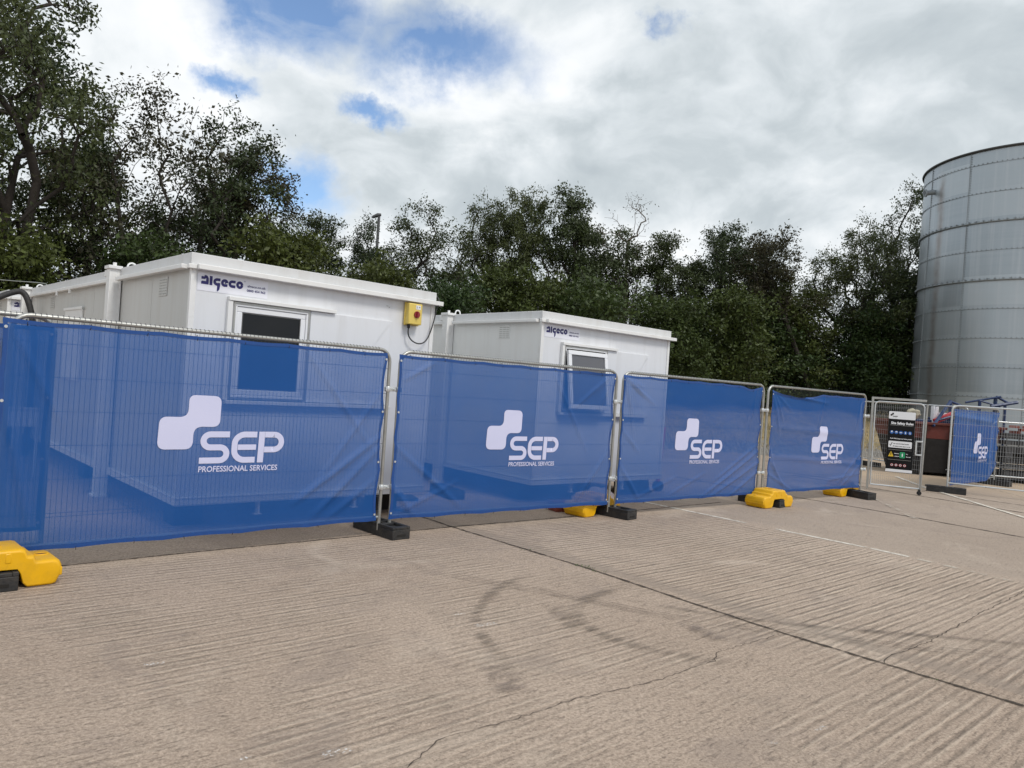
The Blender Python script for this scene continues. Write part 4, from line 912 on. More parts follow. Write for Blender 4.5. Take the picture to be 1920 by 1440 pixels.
        m = MB(); m.bx(x0+.094, x1-.124, -.03, -.02, -h+.064, -.064); gl = m.build('pane', mat('grey blind behind glass', (0.12, 0.12, 0.13), 0.12), None)
        for q in (fr, gl): q.parent = wn; q.location = (0, -.06, z1-.07); q.rotation_euler = (-R(8), 0, 0)
        m = MB()
        for xx in (x0+.04, x1-.06): m.cyl((xx, -.03, z1-.35), (xx, -.09, z1-.42), .006, 6)
        m.build('stay', M['galv'], wn)
    # shutter track and sliding steel shutter
    sx1 = 2.38 if not open_window else 2.46
    m = MB(); m.bx(x0-.06, x0+1.18, -.085, -.022, z1+.004, z1+.045); m.bx(x0-.062, x0-.012, -.075, -.022, z0-.01, z1+.003); m.build('shutter_track', M['white_paint'], e, bevel=.004)
    m = MB(); m.bx(x1+.012, sx1, -.05, -.024, z0-.005, z1+.002)
    sh = m.build('sliding_shutter', M['wall'], e, bevel=.006)
    m = MB(); zc = z1-.02; m.add([(sx1-.02, -.0515, zc-.03), (sx1-.02, -.0515, z0+.45), (sx1-.42, -.0515, z0+.45), (sx1-.06, -.056, zc-.02)], [(0, 1, 2, 3)]); m.build('folded_corner', M['wall'], sh, recalc=False)
    m = MB(); m.bx(x0-.04, sx1+.02, -.10, -.022, z0-.05, z0-.012); m.build('shutter_shelf', M['white_paint'], e, bevel=.004)
    # maker's sticker
    m = MB(); m.bx(lx, lx+.74, -.0235, -.0205, 2.455, 2.635); st = m.build('sticker', M['sticker'], e)
    bv = xf(BRAND, .435/BW, .078); flat_text(st, "brand_lettering", bv, M["navy"], -.0252, lx+.035, 2.522)
    flat_text(st, 'web_address', WEB, M['navy'], -.0252, lx+.515, 2.552); flat_text(st, 'telephone_number', TEL, M['navy'], -.0252, lx+.51, 2.505); flat_text(st, 'registered_mark', REG, M['navy'], -.0252, lx+.475, 2.60)
    if isolator:
        m = MB(); m.bx(2.555, 2.755, -.135, -.0235, 2.375, 2.635); b = m.build('isolator_box', M['iso_yellow'], e, bevel=.012, seg=3)
        m = MB(); m.bx(2.545, 2.765, -.06, -.045, 2.365, 2.645); m.build('box_lip', M['iso_yellow'], b, bevel=.004)
        m = MB(); m.cyl((2.672, -.135, 2.50), (2.672, -.15, 2.50), .042, 20); m.box((2.672, -.158, 2.50), (.022, .025, .07)); m.build('red_knob', M['red'], b, smooth=40)
        m = MB(); m.bx(2.655, 2.725, -.1375, -.1355, 2.565, 2.615); m.build('white_label', M['print_white'], b)
        m = MB(); m.bx(2.665, 2.675, -.139, -.1376, 2.575, 2.605); m.bx(2.695, 2.715, -.139, -.1376, 2.585, 2.60); m.build('label_print', M['galv'], b)
        m = MB(); m.cyl((2.60, -.08, 2.33), (2.60, -.08, 2.375), .02, 10); m.tube(smooth_path3([(2.60, -.08, 2.34), (2.60, -.08, 2.24), (2.66, -.09, 2.17), (2.76, -.10, 2.14), (2.86, -.10, 2.18), (2.93, -.09, 2.30), (2.985, -.085, 2.48), (3.01, -.08, 2.63), (3.06, -.06, 2.66), (3.09, -.02, 2.74), (3.06, .02, 2.80)]), .0085, 8)
        m.build('supply_cable', M['black'], b, smooth=True)
        m = MB(); m.bx(2.30, 2.325, -.024, -.0205, 2.565, 2.572); m.bx(2.335, 2.35, -.024, -.0205, 2.55, 2.56); m.build('scuff', M['galv'], e)
    return e
def smooth_path3(pts, it=2):
    pts = [Vector(p) for p in pts]
    for _ in range(it):
        q = [pts[0]]
        for a, b in zip(pts[:-1], pts[1:]): q += [a.lerp(b, .25), a.lerp(b, .75)]
        q.append(pts[-1]); pts = q
    return pts
C1 = Vector((-3.2785, 7.4697)); A1 = 0.75086
cabin(C1, A1, 'nearer white portable cabin with a yellow isolator box on its end wall', (2.42, 7.72), isolator=True)
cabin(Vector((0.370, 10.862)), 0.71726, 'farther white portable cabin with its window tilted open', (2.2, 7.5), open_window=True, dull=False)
cabin(Vector((-9.36, 13.72)), A1, 'third white portable cabin, mostly hidden at the left end of the nearer one', (2.42, 7.6), L=6.0)

# hose, wire and oddments round the cabins
m = MB(); m.tube(smooth_path3([(-9.2, 11.4, 2.05), (-8.75, 11.8, 2.28), (-8.45, 12.1, 2.55), (-8.32, 12.35, 2.70), (-8.22, 12.4, 2.70), (-8.13, 12.4, 2.55), (-8.05, 12.4, 2.30), (-7.98, 12.4, 1.9), (-7.95, 12.35, 0.9), (-7.95, 12.3, 0.0)], 3), .048, 12)
tag(m.build('service_hose', M['rubber'], None, smooth=True), 'thick black hose looping up beside the left end of the nearer cabin', 'hose')
m = MB(); m.tube(smooth_path3([(-14, 14.6, 3.35), (-11, 13.9, 3.08), (-9.4, 13.5, 2.97), (-8.25, 13.0, 2.93), (-7.9, 12.5, 2.84)]), .008, 5)
for t in (0.2, .35, .42, .5, .6, .75, .85): p = Vector((-14, 14.6, 3.34)).lerp(Vector((-8.2, 12.95, 2.93)), t)
tag(m.build('overhead_cable', mat('grey cable', (.25, .27, .25), .5), None, smooth=True), 'thin pale cable strung from the left to the nearer cabin roof', 'cable')
# pump handle / stand pipe seen in the gap
m = MB(); m.tube(smooth_path3([(-1.50, 9.8, 0.0), (-1.52, 9.8, .45), (-1.55, 9.75, .62), (-1.50, 9.72, .80)]), .02, 8); m.tube(smooth_path3([(-1.72, 9.95, .35), (-1.62, 9.85, .55), (-1.54, 9.78, .72), (-1.47, 9.76, .80)]), [.035]*4+[.045]*4+[.07]*3+[.04]*2, 10)
tag(m.build('jack_handle', M['black'], None, smooth=True), 'black padded handle leaning on the nearer cabin, in the first banner gap', 'handle')
m = MB(); m.cyl((-1.47, 10.5, 0.03), (-1.47, 10.5, .74), .045, 10); m.box((-1.47, 10.5, .02), (.45, .35, .04), .4); m.box((-1.52, 10.5, .75), (.16, .10, .05), .4)
tag(m.build('marker_post', M['black'], None, bevel=.003), 'black post on a square base behind the left end of the second banner', 'post')
m = MB(); a_, b_, c_ = Vector((.32, 12.80, .03)), Vector((.80, 13.35, .03)), Vector((.55, 13.08, .52))
trie = empty('warning_triangle', (.56, 13.08, 0), 0, 'folding red and white striped triangle standing behind the second banner', 'warning triangle')
for nm, mt, par in (('red_stripes', M['print_red'], 0), ('white_stripes', M['print_white'], 1)):
    m = MB()
    for p, q in ((a_, b_), (b_, c_), (c_, a_)):
        for k in range(7):
            if k % 2 == par: m.cyl(p.lerp(q, k/7)-Vector((.56, 13.08, 0)), p.lerp(q, (k+1)/7)-Vector((.56, 13.08, 0)), .028, 6)
    m.build(nm, mt, trie)
se2 = empty('floor_sign', (2.28, 12.93, 0), .72, 'dark A-board with pale print leaning behind the third banner, left side', 'floor sign')
m = MB(); m.box((0, 0, .21), (.60, .02, .42), M=Matrix.Rotation(-.25, 3, 'X')); m.bx(-.30, .30, -.10, .02, 0, .03); m.build('board', M['print_black'], se2)
m = MB(); m.box((-.13, -.026, .28), (.20, .002, .10), M=Matrix.Rotation(-.25, 3, 'X')); m.box((.17, -.026, .28), (.12, .002, .14), M=Matrix.Rotation(-.25, 3, 'X')); m.box((0, .03, .075), (.5, .002, .03), M=Matrix.Rotation(-.25, 3, 'X')); m.build('print', M['print_white'], se2)
bar = empty('striped_barrier', (2.62, 13.25, 0), .5, 'leaning red and white striped barrier board on a pole behind the third banner', 'barrier')
m = MB(); m.cyl((.10, 0, .0), (.16, 0, 1.15), .04, 8); m.build('pole', M['print_red'], bar)
m = MB(); m.cyl((.12, -.05, .09), (.12, .05, .09), .09, 14); m.build('wheel', M['black'], bar)
m = MB()
for k in range(4): m.box((-.02-.05*k, -.01, .52-.13*k), (.10, .02, .09), M=Matrix.Rotation(.8, 3, 'Y'))
m.build('red_stripes', M['print_red'], bar)
m = MB(); m.box((-.10, .01, .33), (.16, .015, .60), M=Matrix.Rotation(.38, 3, 'Y')); m.build('board', M['print_white'], bar)
rr = random.Random(4); m = MB()
G = 7
vv = [(1.05+.72*i/G+rr.uniform(-.02, .02), 11.25+.5*i/G*.6+.45*j/G+rr.uniform(-.02, .02), .02+.17*math.sin(math.pi*i/G)*math.sin(math.pi*j/G)+rr.uniform(0, .06)) for j in range(G+1) for i in range(G+1)]
m.add(vv, [(j*(G+1)+i, j*(G+1)+i+1, (j+1)*(G+1)+i+1, (j+1)*(G+1)+i) for j in range(G) for i in range(G)])
tag(m.build('plastic_sheeting', M['plastic_sheet'], None), 'crumpled pale sheeting heaped behind the right end of the second banner', 'sheeting')
m = MB(); m.box((-6.6, 10.05, .83), (.46, .02, .26), .6); m.cyl((-6.77, 9.95, .0), (-6.77, 9.95, .95), .02, 6); m.cyl((-6.42, 10.15, .0), (-6.42, 10.15, .95), .02, 6)
tag(m.build('notice_board', M['print_white'], None), 'small pale notice on two legs glimpsed through the nearest banner, far left', 'notice')

# ------------------------------------------------------------------ yard clutter behind the gate
sk = empty('skip', (11.85, 20.6, 0), -0.10, 'rusty red waste skip heaped with scrap behind the gate', 'skip')
def hexa(m_, b, t_):  # b, t: four (x,y,z) corners each
    m_.add(list(b)+list(t_), [(3, 2, 1, 0), (4, 5, 6, 7), (0, 1, 5, 4), (1, 2, 6, 5), (2, 3, 7, 6), (3, 0, 4, 7)])
m = MB(); hexa(m, [(-.75, 0, .08), (1.3, 0, .08), (1.3, 1.5, .08), (-.75, 1.5, .08)], [(-1.02, -.06, 1.02), (1.55, -.06, 1.02), (1.55, 1.56, 1.02), (-1.02, 1.56, 1.02)]); m.build('lower_body', M['dark_skip'], sk, bevel=.01)
m = MB(); hexa(m, [(-1.025, -.065, 1.022), (1.56, -.065, 1.022), (1.56, 1.56, 1.022), (-1.025, 1.56, 1.022)], [(-1.16, -.07, 1.40), (1.68, -.07, 1.40), (1.68, 1.6, 1.40), (-1.16, 1.6, 1.40)]); m.build('upper_body', M['red_skip'], sk, bevel=.01)
m = MB(); m.bx(-1.22, 1.74, -.13, 1.66, 1.402, 1.47); m.build('rim', M['red_skip'], sk, bevel=.01)
m = MB()
for x in (-.4, .35, 1.05):
    m = MB(); m.box((x, -.09, .72), (.09, .07, 1.28), M=Matrix.Rotation(.05, 3, 'X')); m.build('rib', M['dark_skip'], sk)
m = MB(); m.cyl((-.95, -.12, .75), (-.95, .02, .75), .05, 10); m.cyl((1.4, -.12, .75), (1.4, .02, .75), .05, 10); m.build('lifting_lug', M['dark_skip'], sk)
def lump(x, y, z, s, seed, sq_=.7):
    rn = random.Random(seed); bm = bmesh.new(); bmesh.ops.create_icosphere(bm, subdivisions=3, radius=1)
    ph = [rn.uniform(0, 6) for _ in range(6)]
    for v in bm.verts:
        k = 1+.18*math.sin(v.co.x*4+ph[0])+.15*math.sin(v.co.y*5+ph[1]+v.co.z*3)+.08*math.sin(v.co.z*9+ph[2])
        v.co = Vector((v.co.x*s*k, v.co.y*s*k, v.co.z*s*sq_*k))+Vector((x, y, z))
    mm = MB(); mm.add([tuple(v.co) for v in bm.verts], [tuple(v.index for v in f.verts) for f in bm.faces]); bm.free(); return mm
tag(lump(11.32, 20.95, 1.66, .20, 3).build('scrap_bag', M['stone'], None, smooth=True), 'knobbly tan sack on top of the red skip, left end', 'sack')
tag(lump(11.15, 21.1, 1.52, .17, 8).build('scrap_bag', M['black'], None, smooth=True), 'black sack beside the tan sack in the red skip', 'sack')
m = MB(); m.box((11.95, 21.0, 1.66), (.16, .12, .52), .2); m.box((12.15, 21.05, 1.72), (.5, .10, .08), .1)
tag(m.build('scrap_metal', M['print_white'], None, bevel=.01), 'white scrap frame sticking out of the red skip', 'scrap')
m = MB(); m.box((12.12, 20.85, 1.62), (.55, .10, .14), M=Matrix.Rotation(-.45, 3, 'Y')); tag(m.build('scrap_board', M['print_red'], None, bevel=.01), 'bright red board lying askew in the red skip', 'scrap')
m = MB(); m.box((11.6, 21.2, 1.46), (1.0, .5, .16), .1); m.box((12.35, 21.3, 1.50), (.7, .6, .22), -.1); tag(m.build('scrap_tarpaulin', M['blue_steel'], None, bevel=.02), 'dark blue sheeting filling the red skip', 'tarpaulin')
m = MB()
for a, b, r_ in (((11.65, 20.5, 1.38), (12.38, 21.0, 2.10), .045), ((12.35, 21.0, 2.10), (12.85, 21.2, 1.98), .035), ((12.38, 21.0, 2.10), (12.38, 21.0, 1.30), .04), ((12.72, 21.2, 2.0), (12.72, 21.2, 1.4), .035), ((11.9, 20.7, 1.55), (12.85, 20.9, 1.85), .03)): m.cyl(a, b, r_, 6)
tag(m.build('bent_steel_bars', M['blue_steel'], None), 'bent blue steel bars leaning out of the red skip', 'steel frame')
m = MB()
for a, b, r_ in (((13.10, 21.5, 2.10), (13.98, 21.3, 2.33), .032), ((13.98, 21.5, 2.33), (14.35, 21.5, 2.16), .035), ((13.65, 21.2, 2.03), (14.40, 21.2, 2.20), .05), ((13.45, 21.4, 2.18), (13.95, 21.25, 2.04), .028), ((13.45, 21.4, 2.18), (13.45, 21.4, 1.2), .04), ((13.90, 21.4, 2.32), (13.90, 21.4, 1.2), .05), ((14.25, 21.5, 2.16), (14.25, 21.5, 1.2), .04), ((13.10, 21.5, 1.2), (14.45, 21.5, 1.2), .04), ((13.45, 21.4, 1.2), (13.45, 21.4, 0), .04), ((14.25, 21.5, 1.2), (14.25, 21.5, 0), .04), ((13.15, 21.5, 1.2), (13.15, 21.5, 0), .04)): m.cyl(a, b, r_, 6)
tag(m.build('steel_stillage', M['blue_steel'], None), 'open blue steel stillage standing behind the last banner', 'steel frame')
def make_crate():
    e = empty('crate', (0, 0, 0), 0, '-', 'crate', 'black plastic crates stacked at the right edge')
    m = MB(); m.bx(-.6, .6, -.5, .5, .14, .20)
    for z in (.20, .36, .52): m.bx(-.6, .6, -.50, -.47, z, z+.09); m.bx(-.6, .6, .47, .50, z, z+.09); m.bx(-.6, -.57, -.47, .47, z, z+.09); m.bx(.57, .6, -.47, .47, z, z+.09)
    for x in (-.6, -.3, 0, .3, .57): m.bx(x, x+.03, -.515, -.502, .14, .62)
    m.bx(-.62, .62, -.52, .52, .62, .66); m.build('box', M['black'], e, bevel=.004)
    m = MB()
    for x in (-.5, 0, .5): m.bx(x-.08, x+.08, -.5, .5, 0, .14)
    m.build('skid', M['black'], e)
    return e
cr = make_crate(); k = 0
for x, y, n in ((14.02, 20.45, 2), (15.35, 20.3, 2)):
    for i in range(n):
        c_ = cr if k == 0 else copy_tree(cr); c_.location = (x, y, i*.66+(.001*i)); c_.rotation_euler = (0, 0, -.12)
        c_['label'] = ['lower black crate just right of the last banner', 'upper black crate just right of the last banner, below the red bricks', 'lower black crate of the stack partly out of frame, right edge', 'upper black crate of the stack partly out of frame, right edge'][k]; k += 1
m = MB(); rn = random.Random(8)
for i in range(14): m.box((13.75+rn.uniform(-.1, 1.2), 20.2+rn.uniform(0, .4), 1.36+rn.choice((0, .075, .15))), (.22, .105, .07), rn.uniform(-.6, .6))
tag(m.build('loose_bricks', M['brick'], None), 'red bricks piled on top of the black crates', 'bricks')

# dark mesh fence in front of the wood
def wood_fence():
    a, b = Vector((3.5, 34.6)), Vector((21.0, 36.2)); e = empty('security_fence', (a.x, a.y, 0), 0, 'dark green steel fence along the foot of the trees', 'fence')
    L = (b-a).length; t = (b-a)/L; m = MB(); n = int(L/.14)
    for i in range(n+1):
        p = t*(L*i/n); z = terrain(a.x+p.x, a.y+p.y); m.box((p.x, p.y, z+.95), (.05, .015, 1.9), math.atan2(t.y, t.x))
    m.build('pales', M['palisade'], e)
    m = MB()
    for i in range(8):
        p = t*(L*i/7); z = terrain(a.x+p.x, a.y+p.y); m = MB(); m.box((p.x, p.y+.08, z+1.0), (.10, .08, 2.0)); m.build('post', M['palisade'], e)
    m = MB(); z0 = terrain(a.x, a.y); z1 = terrain(b.x, b.y)
    for h in (.35, 1.55): m.cyl((0, .03, z0+h), (b.x-a.x, b.y-a.y+.03, z1+h), .03, 6)
    m.build('rails', M['palisade'], e)
wood_fence()

# street lamp beyond the trees
lp = empty('street_lamp', (-7.36, 38, 1.5), 0, 'lone grey street lamp rising above the trees', 'street lamp')
m = MB(); m.tube([(0, 0, -.3), (0, 0, 4), (0, 0, 8.3)], [.10, .085, .07], 10); m.build('pole', M['lamp'], lp, smooth=40)
m = MB(); m.tube([(.10, 0, 8.40), (-.06, 0, 8.38), (-.30, 0, 8.26), (-.36, 0, 8.22)], [.07, .10, .08, .03], 10); m.build('lantern', M['lamp'], lp, smooth=40)

# ------------------------------------------------------------------ the steel tank
TX, TY, TZ, TR = 22.38, 32.86, 1.40, 4.26
tk = empty('storage_tank', (TX, TY, TZ), 0, 'tall round tank of bolted galvanised sheets at the right edge', 'storage tank')
rings = [-0.9] + [round(8.27+1.195*k, 3) for k in range(-6, 4)] + [11.29]
rings = [z for z in rings if z < 11.3]
NS = 132
for lvl in range(1):
    m = MB()
    for i in range(len(rings)-1):
        za, zb = rings[i], rings[i+1]+0.03; ra = TR+0.004*(i % 2)
        base = len(m.v)
        for zq, rq in ((za, ra+.006), (zb, ra)):
            for k in range(NS):
                a = 2*math.pi*k/NS; rv = rq+0.004*math.sin(a*11+i*1.7)
                m.v.append((rv*math.cos(a), rv*math.sin(a), zq))
        for k in range(NS): m.f.append((base+k, base+(k+1) % NS, base+NS+(k+1) % NS, base+NS+k))
    m.build('shell', M['silo'], tk, smooth=True, recalc=False)
m = MB()
for z in rings[1:-1]:
    m.tube([((TR+.012)*math.cos(2*math.pi*k/96), (TR+.012)*math.sin(2*math.pi*k/96), z+.02) for k in range(96)], .008, 4, closed=True)
for k in range(11):
    a = R(-155.7+k*360/11*1.0083)
    for i in range(len(rings)-1):
        m.cyl(((TR+.010)*math.cos(a), (TR+.010)*math.sin(a), rings[i]), ((TR+.010)*math.cos(a), (TR+.010)*math.sin(a), rings[i+1]), .014, 4)
m.build('lap_seams', M['silo_seam'], tk)
m = MB()
for zi, z in enumerate(rings[1:-1]):
    for k in range(150):
        a = 2*math.pi*k/150
        if math.cos(a-R(-140)) > -.2: m.box(((TR+.02)*math.cos(a), (TR+.02)*math.sin(a), z+.05), (.03, .035, .035), a)
for k in (0, 1, 10, 2):
    a = R(-155.7+k*33); z = -.8
    while z < 11.2: m.box(((TR+.02)*math.cos(a+.012), (TR+.02)*math.sin(a+.012), z), (.03, .03, .03), a); z += .10
bt = m.build('bolt_rows', M['silo_seam'], tk)
m = MB()
for z, rr_, th_ in ((8.27, .055, .022), (5.88, .055, .022)):
    for z_ in (z-.03, z+.03): pass
    m.tube([((TR+.045)*math.cos(2*math.pi*k/120), (TR+.045)*math.sin(2*math.pi*k/120), z) for k in range(120)], .034, 6, closed=True)
    for k in range(96):
        a = 2*math.pi*k/96; m.box(((TR+.06)*math.cos(a), (TR+.06)*math.sin(a), z+.055), (.06, .045, .045), a)
m.build('stiffening_ring', M['silo_seam'], tk, smooth=40)
m = MB(); m.tube([((TR+.05)*math.cos(2*math.pi*k/120), (TR+.05)*math.sin(2*math.pi*k/120), 11.27) for k in range(120)], .05, 8, closed=True); m.build('top_rim', mat('dark rim steel', (.06, .06, .06), .5, .3), tk, smooth=True)
a = R(177.5); m = MB(); m.cyl((TR*math.cos(a), TR*math.sin(a), 10.12), ((TR+.42)*math.cos(a), (TR+.42)*math.sin(a), 10.05), .11, 14); m.cyl(((TR+.36)*math.cos(a), (TR+.36)*math.sin(a), 10.06), ((TR+.42)*math.cos(a), (TR+.42)*math.sin(a), 10.05), .17, 14); m.build('outlet_pipe', M['silo_seam'], tk, smooth=40)
m = MB(); m.cyl((0, 0, 10.6), (0, 0, 10.62), TR-.02, 60); m.build('roof_deck', M['silo_seam'], tk)
m = MB(); m.cyl((0, 0, -1.4), (0, 0, -.6), TR+.25, 60); m.build('plinth', M['concrete_pad'], tk)
# ------------------------------------------------------------------ trees
def quad_mesh(name, V, quads, material, attr=None):
    me = bpy.data.meshes.new(name); nq = len(quads)
    me.vertices.add(len(V)); me.vertices.foreach_set('co', np.asarray(V, dtype=np.float32).ravel())
    me.loops.add(nq*4); me.loops.foreach_set('vertex_index', np.asarray(quads, dtype=np.int32).ravel())
    me.polygons.add(nq); me.polygons.foreach_set('loop_start', np.arange(0, nq*4, 4, dtype=np.int32)); me.polygons.foreach_set('loop_total', np.full(nq, 4, dtype=np.int32))
    me.materials.append(material); me.update(calc_edges=True); return me
def leaf_quads(rg, centers, normals_bias, n_per, sigma, lmin, lmax, flat=0.7):
    N = len(centers)*n_per
    c = np.repeat(np.asarray(centers), n_per, axis=0) + rg.normal(0, 1, (N, 3))*np.array([sigma, sigma, sigma*flat])
    d = rg.normal(0, 1, (N, 3)); d[:, 2] -= 0.35; d /= np.linalg.norm(d, axis=1)[:, None]
    q = rg.normal(0, 1, (N, 3)); q[:, 2] += 0.6; s = np.cross(d, q); s /= np.linalg.norm(s, axis=1)[:, None]+1e-9
    l = rg.uniform(lmin, lmax, (N, 1)); wd_ = l*rg.uniform(0.36, 0.6, (N, 1))
    V = np.stack([c, c+d*l*0.45+s*wd_*0.5, c+d*l, c+d*l*0.5-s*wd_*0.5], axis=1).reshape(-1, 3)
    Q = np.arange(N*4).reshape(-1, 4); return V, Q
def grow(seed, H, lobes, stems, nclus, n_per, sigma, lmin, lmax, trunk_r, bare=0.0, hollow=0.35, leafmat='leaf', bark='bark', upright=0.35):
    """tree skeleton reaching out to leaf clusters scattered in a few uneven lobes of the crown"""
    rg = np.random.default_rng(seed)
    wts = np.array([l[6] for l in lobes], float); wts /= wts.sum(); pts = []
    # each lobe is itself broken into sprays, so that the outline is uneven
    sprays = []
    for li, l in enumerate(lobes):
        ns = max(3, int(nclus*wts[li]/9))
        for _ in range(ns):
            v = rg.normal(0, 1, 3); v /= np.linalg.norm(v); r = rg.uniform(hollow, 1.0)**0.5
            sprays.append((np.array(l[:3])+v*r*np.array(l[3:6]), li, v))
    for c, li, v in sprays:
        k = rg.integers(5, 14); sp = rg.uniform(.16, .42)
        ax = v*0.6+np.array([0, 0, upright])+rg.normal(0, .3, 3); ax /= np.linalg.norm(ax)
        for _ in range(k): pts.append(c+ax*rg.uniform(-.3, 1.0)*sp*2.0+rg.normal(0, sp*.55, 3))
    pts = np.array(pts); pts = pts[pts[:, 2] > H*0.06]
    nodes = []; par = []
    for sx, sy, lean_x, lean_y, hh in stems:
        p = np.array([sx, sy, -0.25]); prev = -1; n = 9; j = rg.normal(0, 1, 2)
        for i in range(n+1):
            t = i/n; q = np.array([sx+lean_x*t**1.3+0.10*math.sin(t*5+j[0]), sy+lean_y*t**1.3+0.10*math.sin(t*4+j[1]), -0.25+hh*t])
            nodes.append(q); par.append(prev); prev = len(nodes)-1
    order = np.argsort(np.linalg.norm(pts-np.array([0, 0, H*.35]), axis=1)); plen = [0.0]*len(nodes)
    for i in range(len(nodes)):
        if par[i] >= 0: plen[i] = plen[par[i]]+np.linalg.norm(nodes[i]-nodes[par[i]])
    NA = np.array(nodes); PL = np.array(plen); tips = []
    for oi in order:
        p = pts[oi]; dv_ = p-NA; d = np.linalg.norm(dv_, axis=1); pen = np.where(dv_[:, 2] < -0.1*d, 1.6, 1.0)
        k = int(np.argmin(d*pen+0.30*PL)); L = d[k]; n = max(1, int(L/0.45)); prev = k; a = NA[k]
        new = []; newl = []
        for i in range(1, n+1):
            t = i/n; q = a+(p-a)*t+np.array([0, 0, 1])*(0.16*L*math.sin(math.pi*t)*(1 if L > .6 else .3))
            if i < n: q = q+rg.normal(0, .045, 3)
            new.append(q); newl.append(PL[k]+L*t); par.append(prev); prev = len(NA)+len(new)-1
        NA = np.vstack([NA, new]); PL = np.concatenate([PL, newl]); tips.append(prev)
    n = len(NA); cnt = np.zeros(n)
    for t in tips: cnt[t] = 1
    for i in range(n-1, -1, -1):
        if par[i] >= 0 and par[i] < i: cnt[par[i]] += cnt[i]
    rad = trunk_r*(np.maximum(cnt, .6)/max(cnt.max(), 1))**0.60; rad = np.clip(rad, 0.006, trunk_r)
    V = []; Q = []
    for i in range(n):
        p = par[i]
        if p < 0: continue
        a, b = NA[p], NA[i]; ra, rb = min(rad[p], rad[i]*1.35), rad[i]; d = b-a; L = np.linalg.norm(d)
        if L < 1e-5: continue
        d /= L; u = np.cross(d, [0, 0, 1.0] if abs(d[2]) < .9 else [1.0, 0, 0]); u /= np.linalg.norm(u); v2 = np.cross(d, u)
        k = 6 if rb > .03 else 3; base = len(V)
        for (c, r) in ((a, ra), (b+d*0.01, rb)):
            for s in range(k): q = 2*math.pi*s/k; V.append(c+u*math.cos(q)*r+v2*math.sin(q)*r)
        for s in range(k): Q.append((base+s, base+(s+1) % k, base+k+(s+1) % k, base+k+s))
    trunk = quad_mesh('trunk', V, Q, M[bark])
    cl = NA[tips]; cl = cl[rg.random(len(cl)) > bare]
    LV, LQ = leaf_quads(rg, cl, None, n_per, sigma, lmin, lmax)
    crown = quad_mesh('crown', LV, LQ, M[leafmat]); return trunk, crown, H
def lobes_auto(seed, H, W, n, base=0.32, flat=.8):
    rn = random.Random(seed); out = []
    for i in range(n):
        a = 2*math.pi*i/n+rn.uniform(-.4, .4); rr_ = W*rn.uniform(.12, .34); z = H*(base+(0.86-base)*((i*0.618) % 1.0)); k = 1-0.55*abs((z/H-base)/(1-base)-.3)
        out.append((math.cos(a)*rr_*k, math.sin(a)*rr_*k, z, W*rn.uniform(.16, .27)*k, W*rn.uniform(.16, .27)*k, H*rn.uniform(.08, .15), rn.uniform(.7, 1.3)))
    out.append((rn.uniform(-.1, .1)*W, 0, H*.88, W*.14, W*.14, H*.11, .8)); return out
PROTO = {}
PROTO['broad'] = grow(11, 10.5, lobes_auto(2, 10.5, 7.5, 11, .30), [(0, 0, .3, .2, 5.5), (.2, .1, -1.2, .3, 4.5)], 1400, 28, .17, .09, .18, .22)
PROTO['lacy'] = grow(21, 10.5, lobes_auto(2, 10.5, 7.5, 11, .34), [(0, 0, .3, .2, 6.0), (.2, .1, -1.2, .3, 5.0), (-.1, 0, 1.0, -.3, 5.4)], 860, 22, .17, .08, .17, .19, hollow=.55)
PROTO['oval'] = grow(12, 9.0, lobes_auto(5, 9.0, 5.2, 9, .22), [(0, 0, -.2, .1, 5.0), (.15, 0, .8, -.2, 4.4), (-.1, .1, -.7, 0, 4.0)], 1050, 26, .16, .09, .17, .13)
PROTO['open'] = grow(13, 9.0, lobes_auto(8, 9.0, 5.6, 8, .30), [(0, 0, .5, .1, 5.5), (.1, 0, -1.0, -.2, 5.0), (-.1, 0, 1.4, .3, 4.6)], 720, 20, .16, .08, .16, .11, bare=.06)
PROTO['wispy'] = grow(14, 9.0, lobes_auto(13, 9.0, 5.0, 7, .35), [(0, 0, -.6, .1, 6.0), (.1, 0, .7, -.2, 5.4), (-.1, 0, 1.2, .3, 5.0), (0, .1, -1.4, .1, 4.8)], 620, 11, .14, .08, .16, .09, bare=.12, leafmat='leaf_brown')
PROTO['lean'] = grow(15, 8.6, [(-1.9, 0, 7.4, 1.3, 1.2, .9, 1), (-1.2, .2, 6.2, 1.1, 1.0, .8, .9), (-2.4, 0, 6.3, .9, .9, .7, .7), (-.4, .2, 5.2, 1.0, .8, .7, .5), (-1.6, 0, 8.2, .7, .6, .4, .4)], [(.9, 0, -2.3, 0, 6.2)], 480, 16, .15, .09, .18, .12, bare=.08, leafmat='leaf_brown')
PROTO['twiggy'] = grow(16, 9.5, lobes_auto(21, 9.5, 3.8, 7, .42), [(0, 0, -.3, .1, 7.0), (.1, 0, .6, -.2, 6.4), (0, .1, .1, .1, 7.6)], 420, 5, .14, .06, .11, .09, bare=.55, leafmat='leaf_brown', bark='dead_bark', upright=.8)
PROTO['bush'] = grow(17, 4.2, lobes_auto(31, 4.2, 5.0, 9, .10), [(0, 0, .2, .1, 1.8), (.3, 0, 1.0, 0, 1.6), (-.3, 0, -1.0, .2, 1.6)], 900, 18, .18, .10, .20, .07, leafmat='leaf_bush', hollow=.5)
PROTO['bushtall'] = grow(18, 5.6, lobes_auto(37, 5.6, 4.6, 10, .10), [(0, 0, .2, .1, 2.6), (.3, 0, .8, 0, 2.2), (-.3, 0, -.9, .2, 2.4)], 950, 18, .18, .10, .20, .08, leafmat='leaf_bush', hollow=.5)
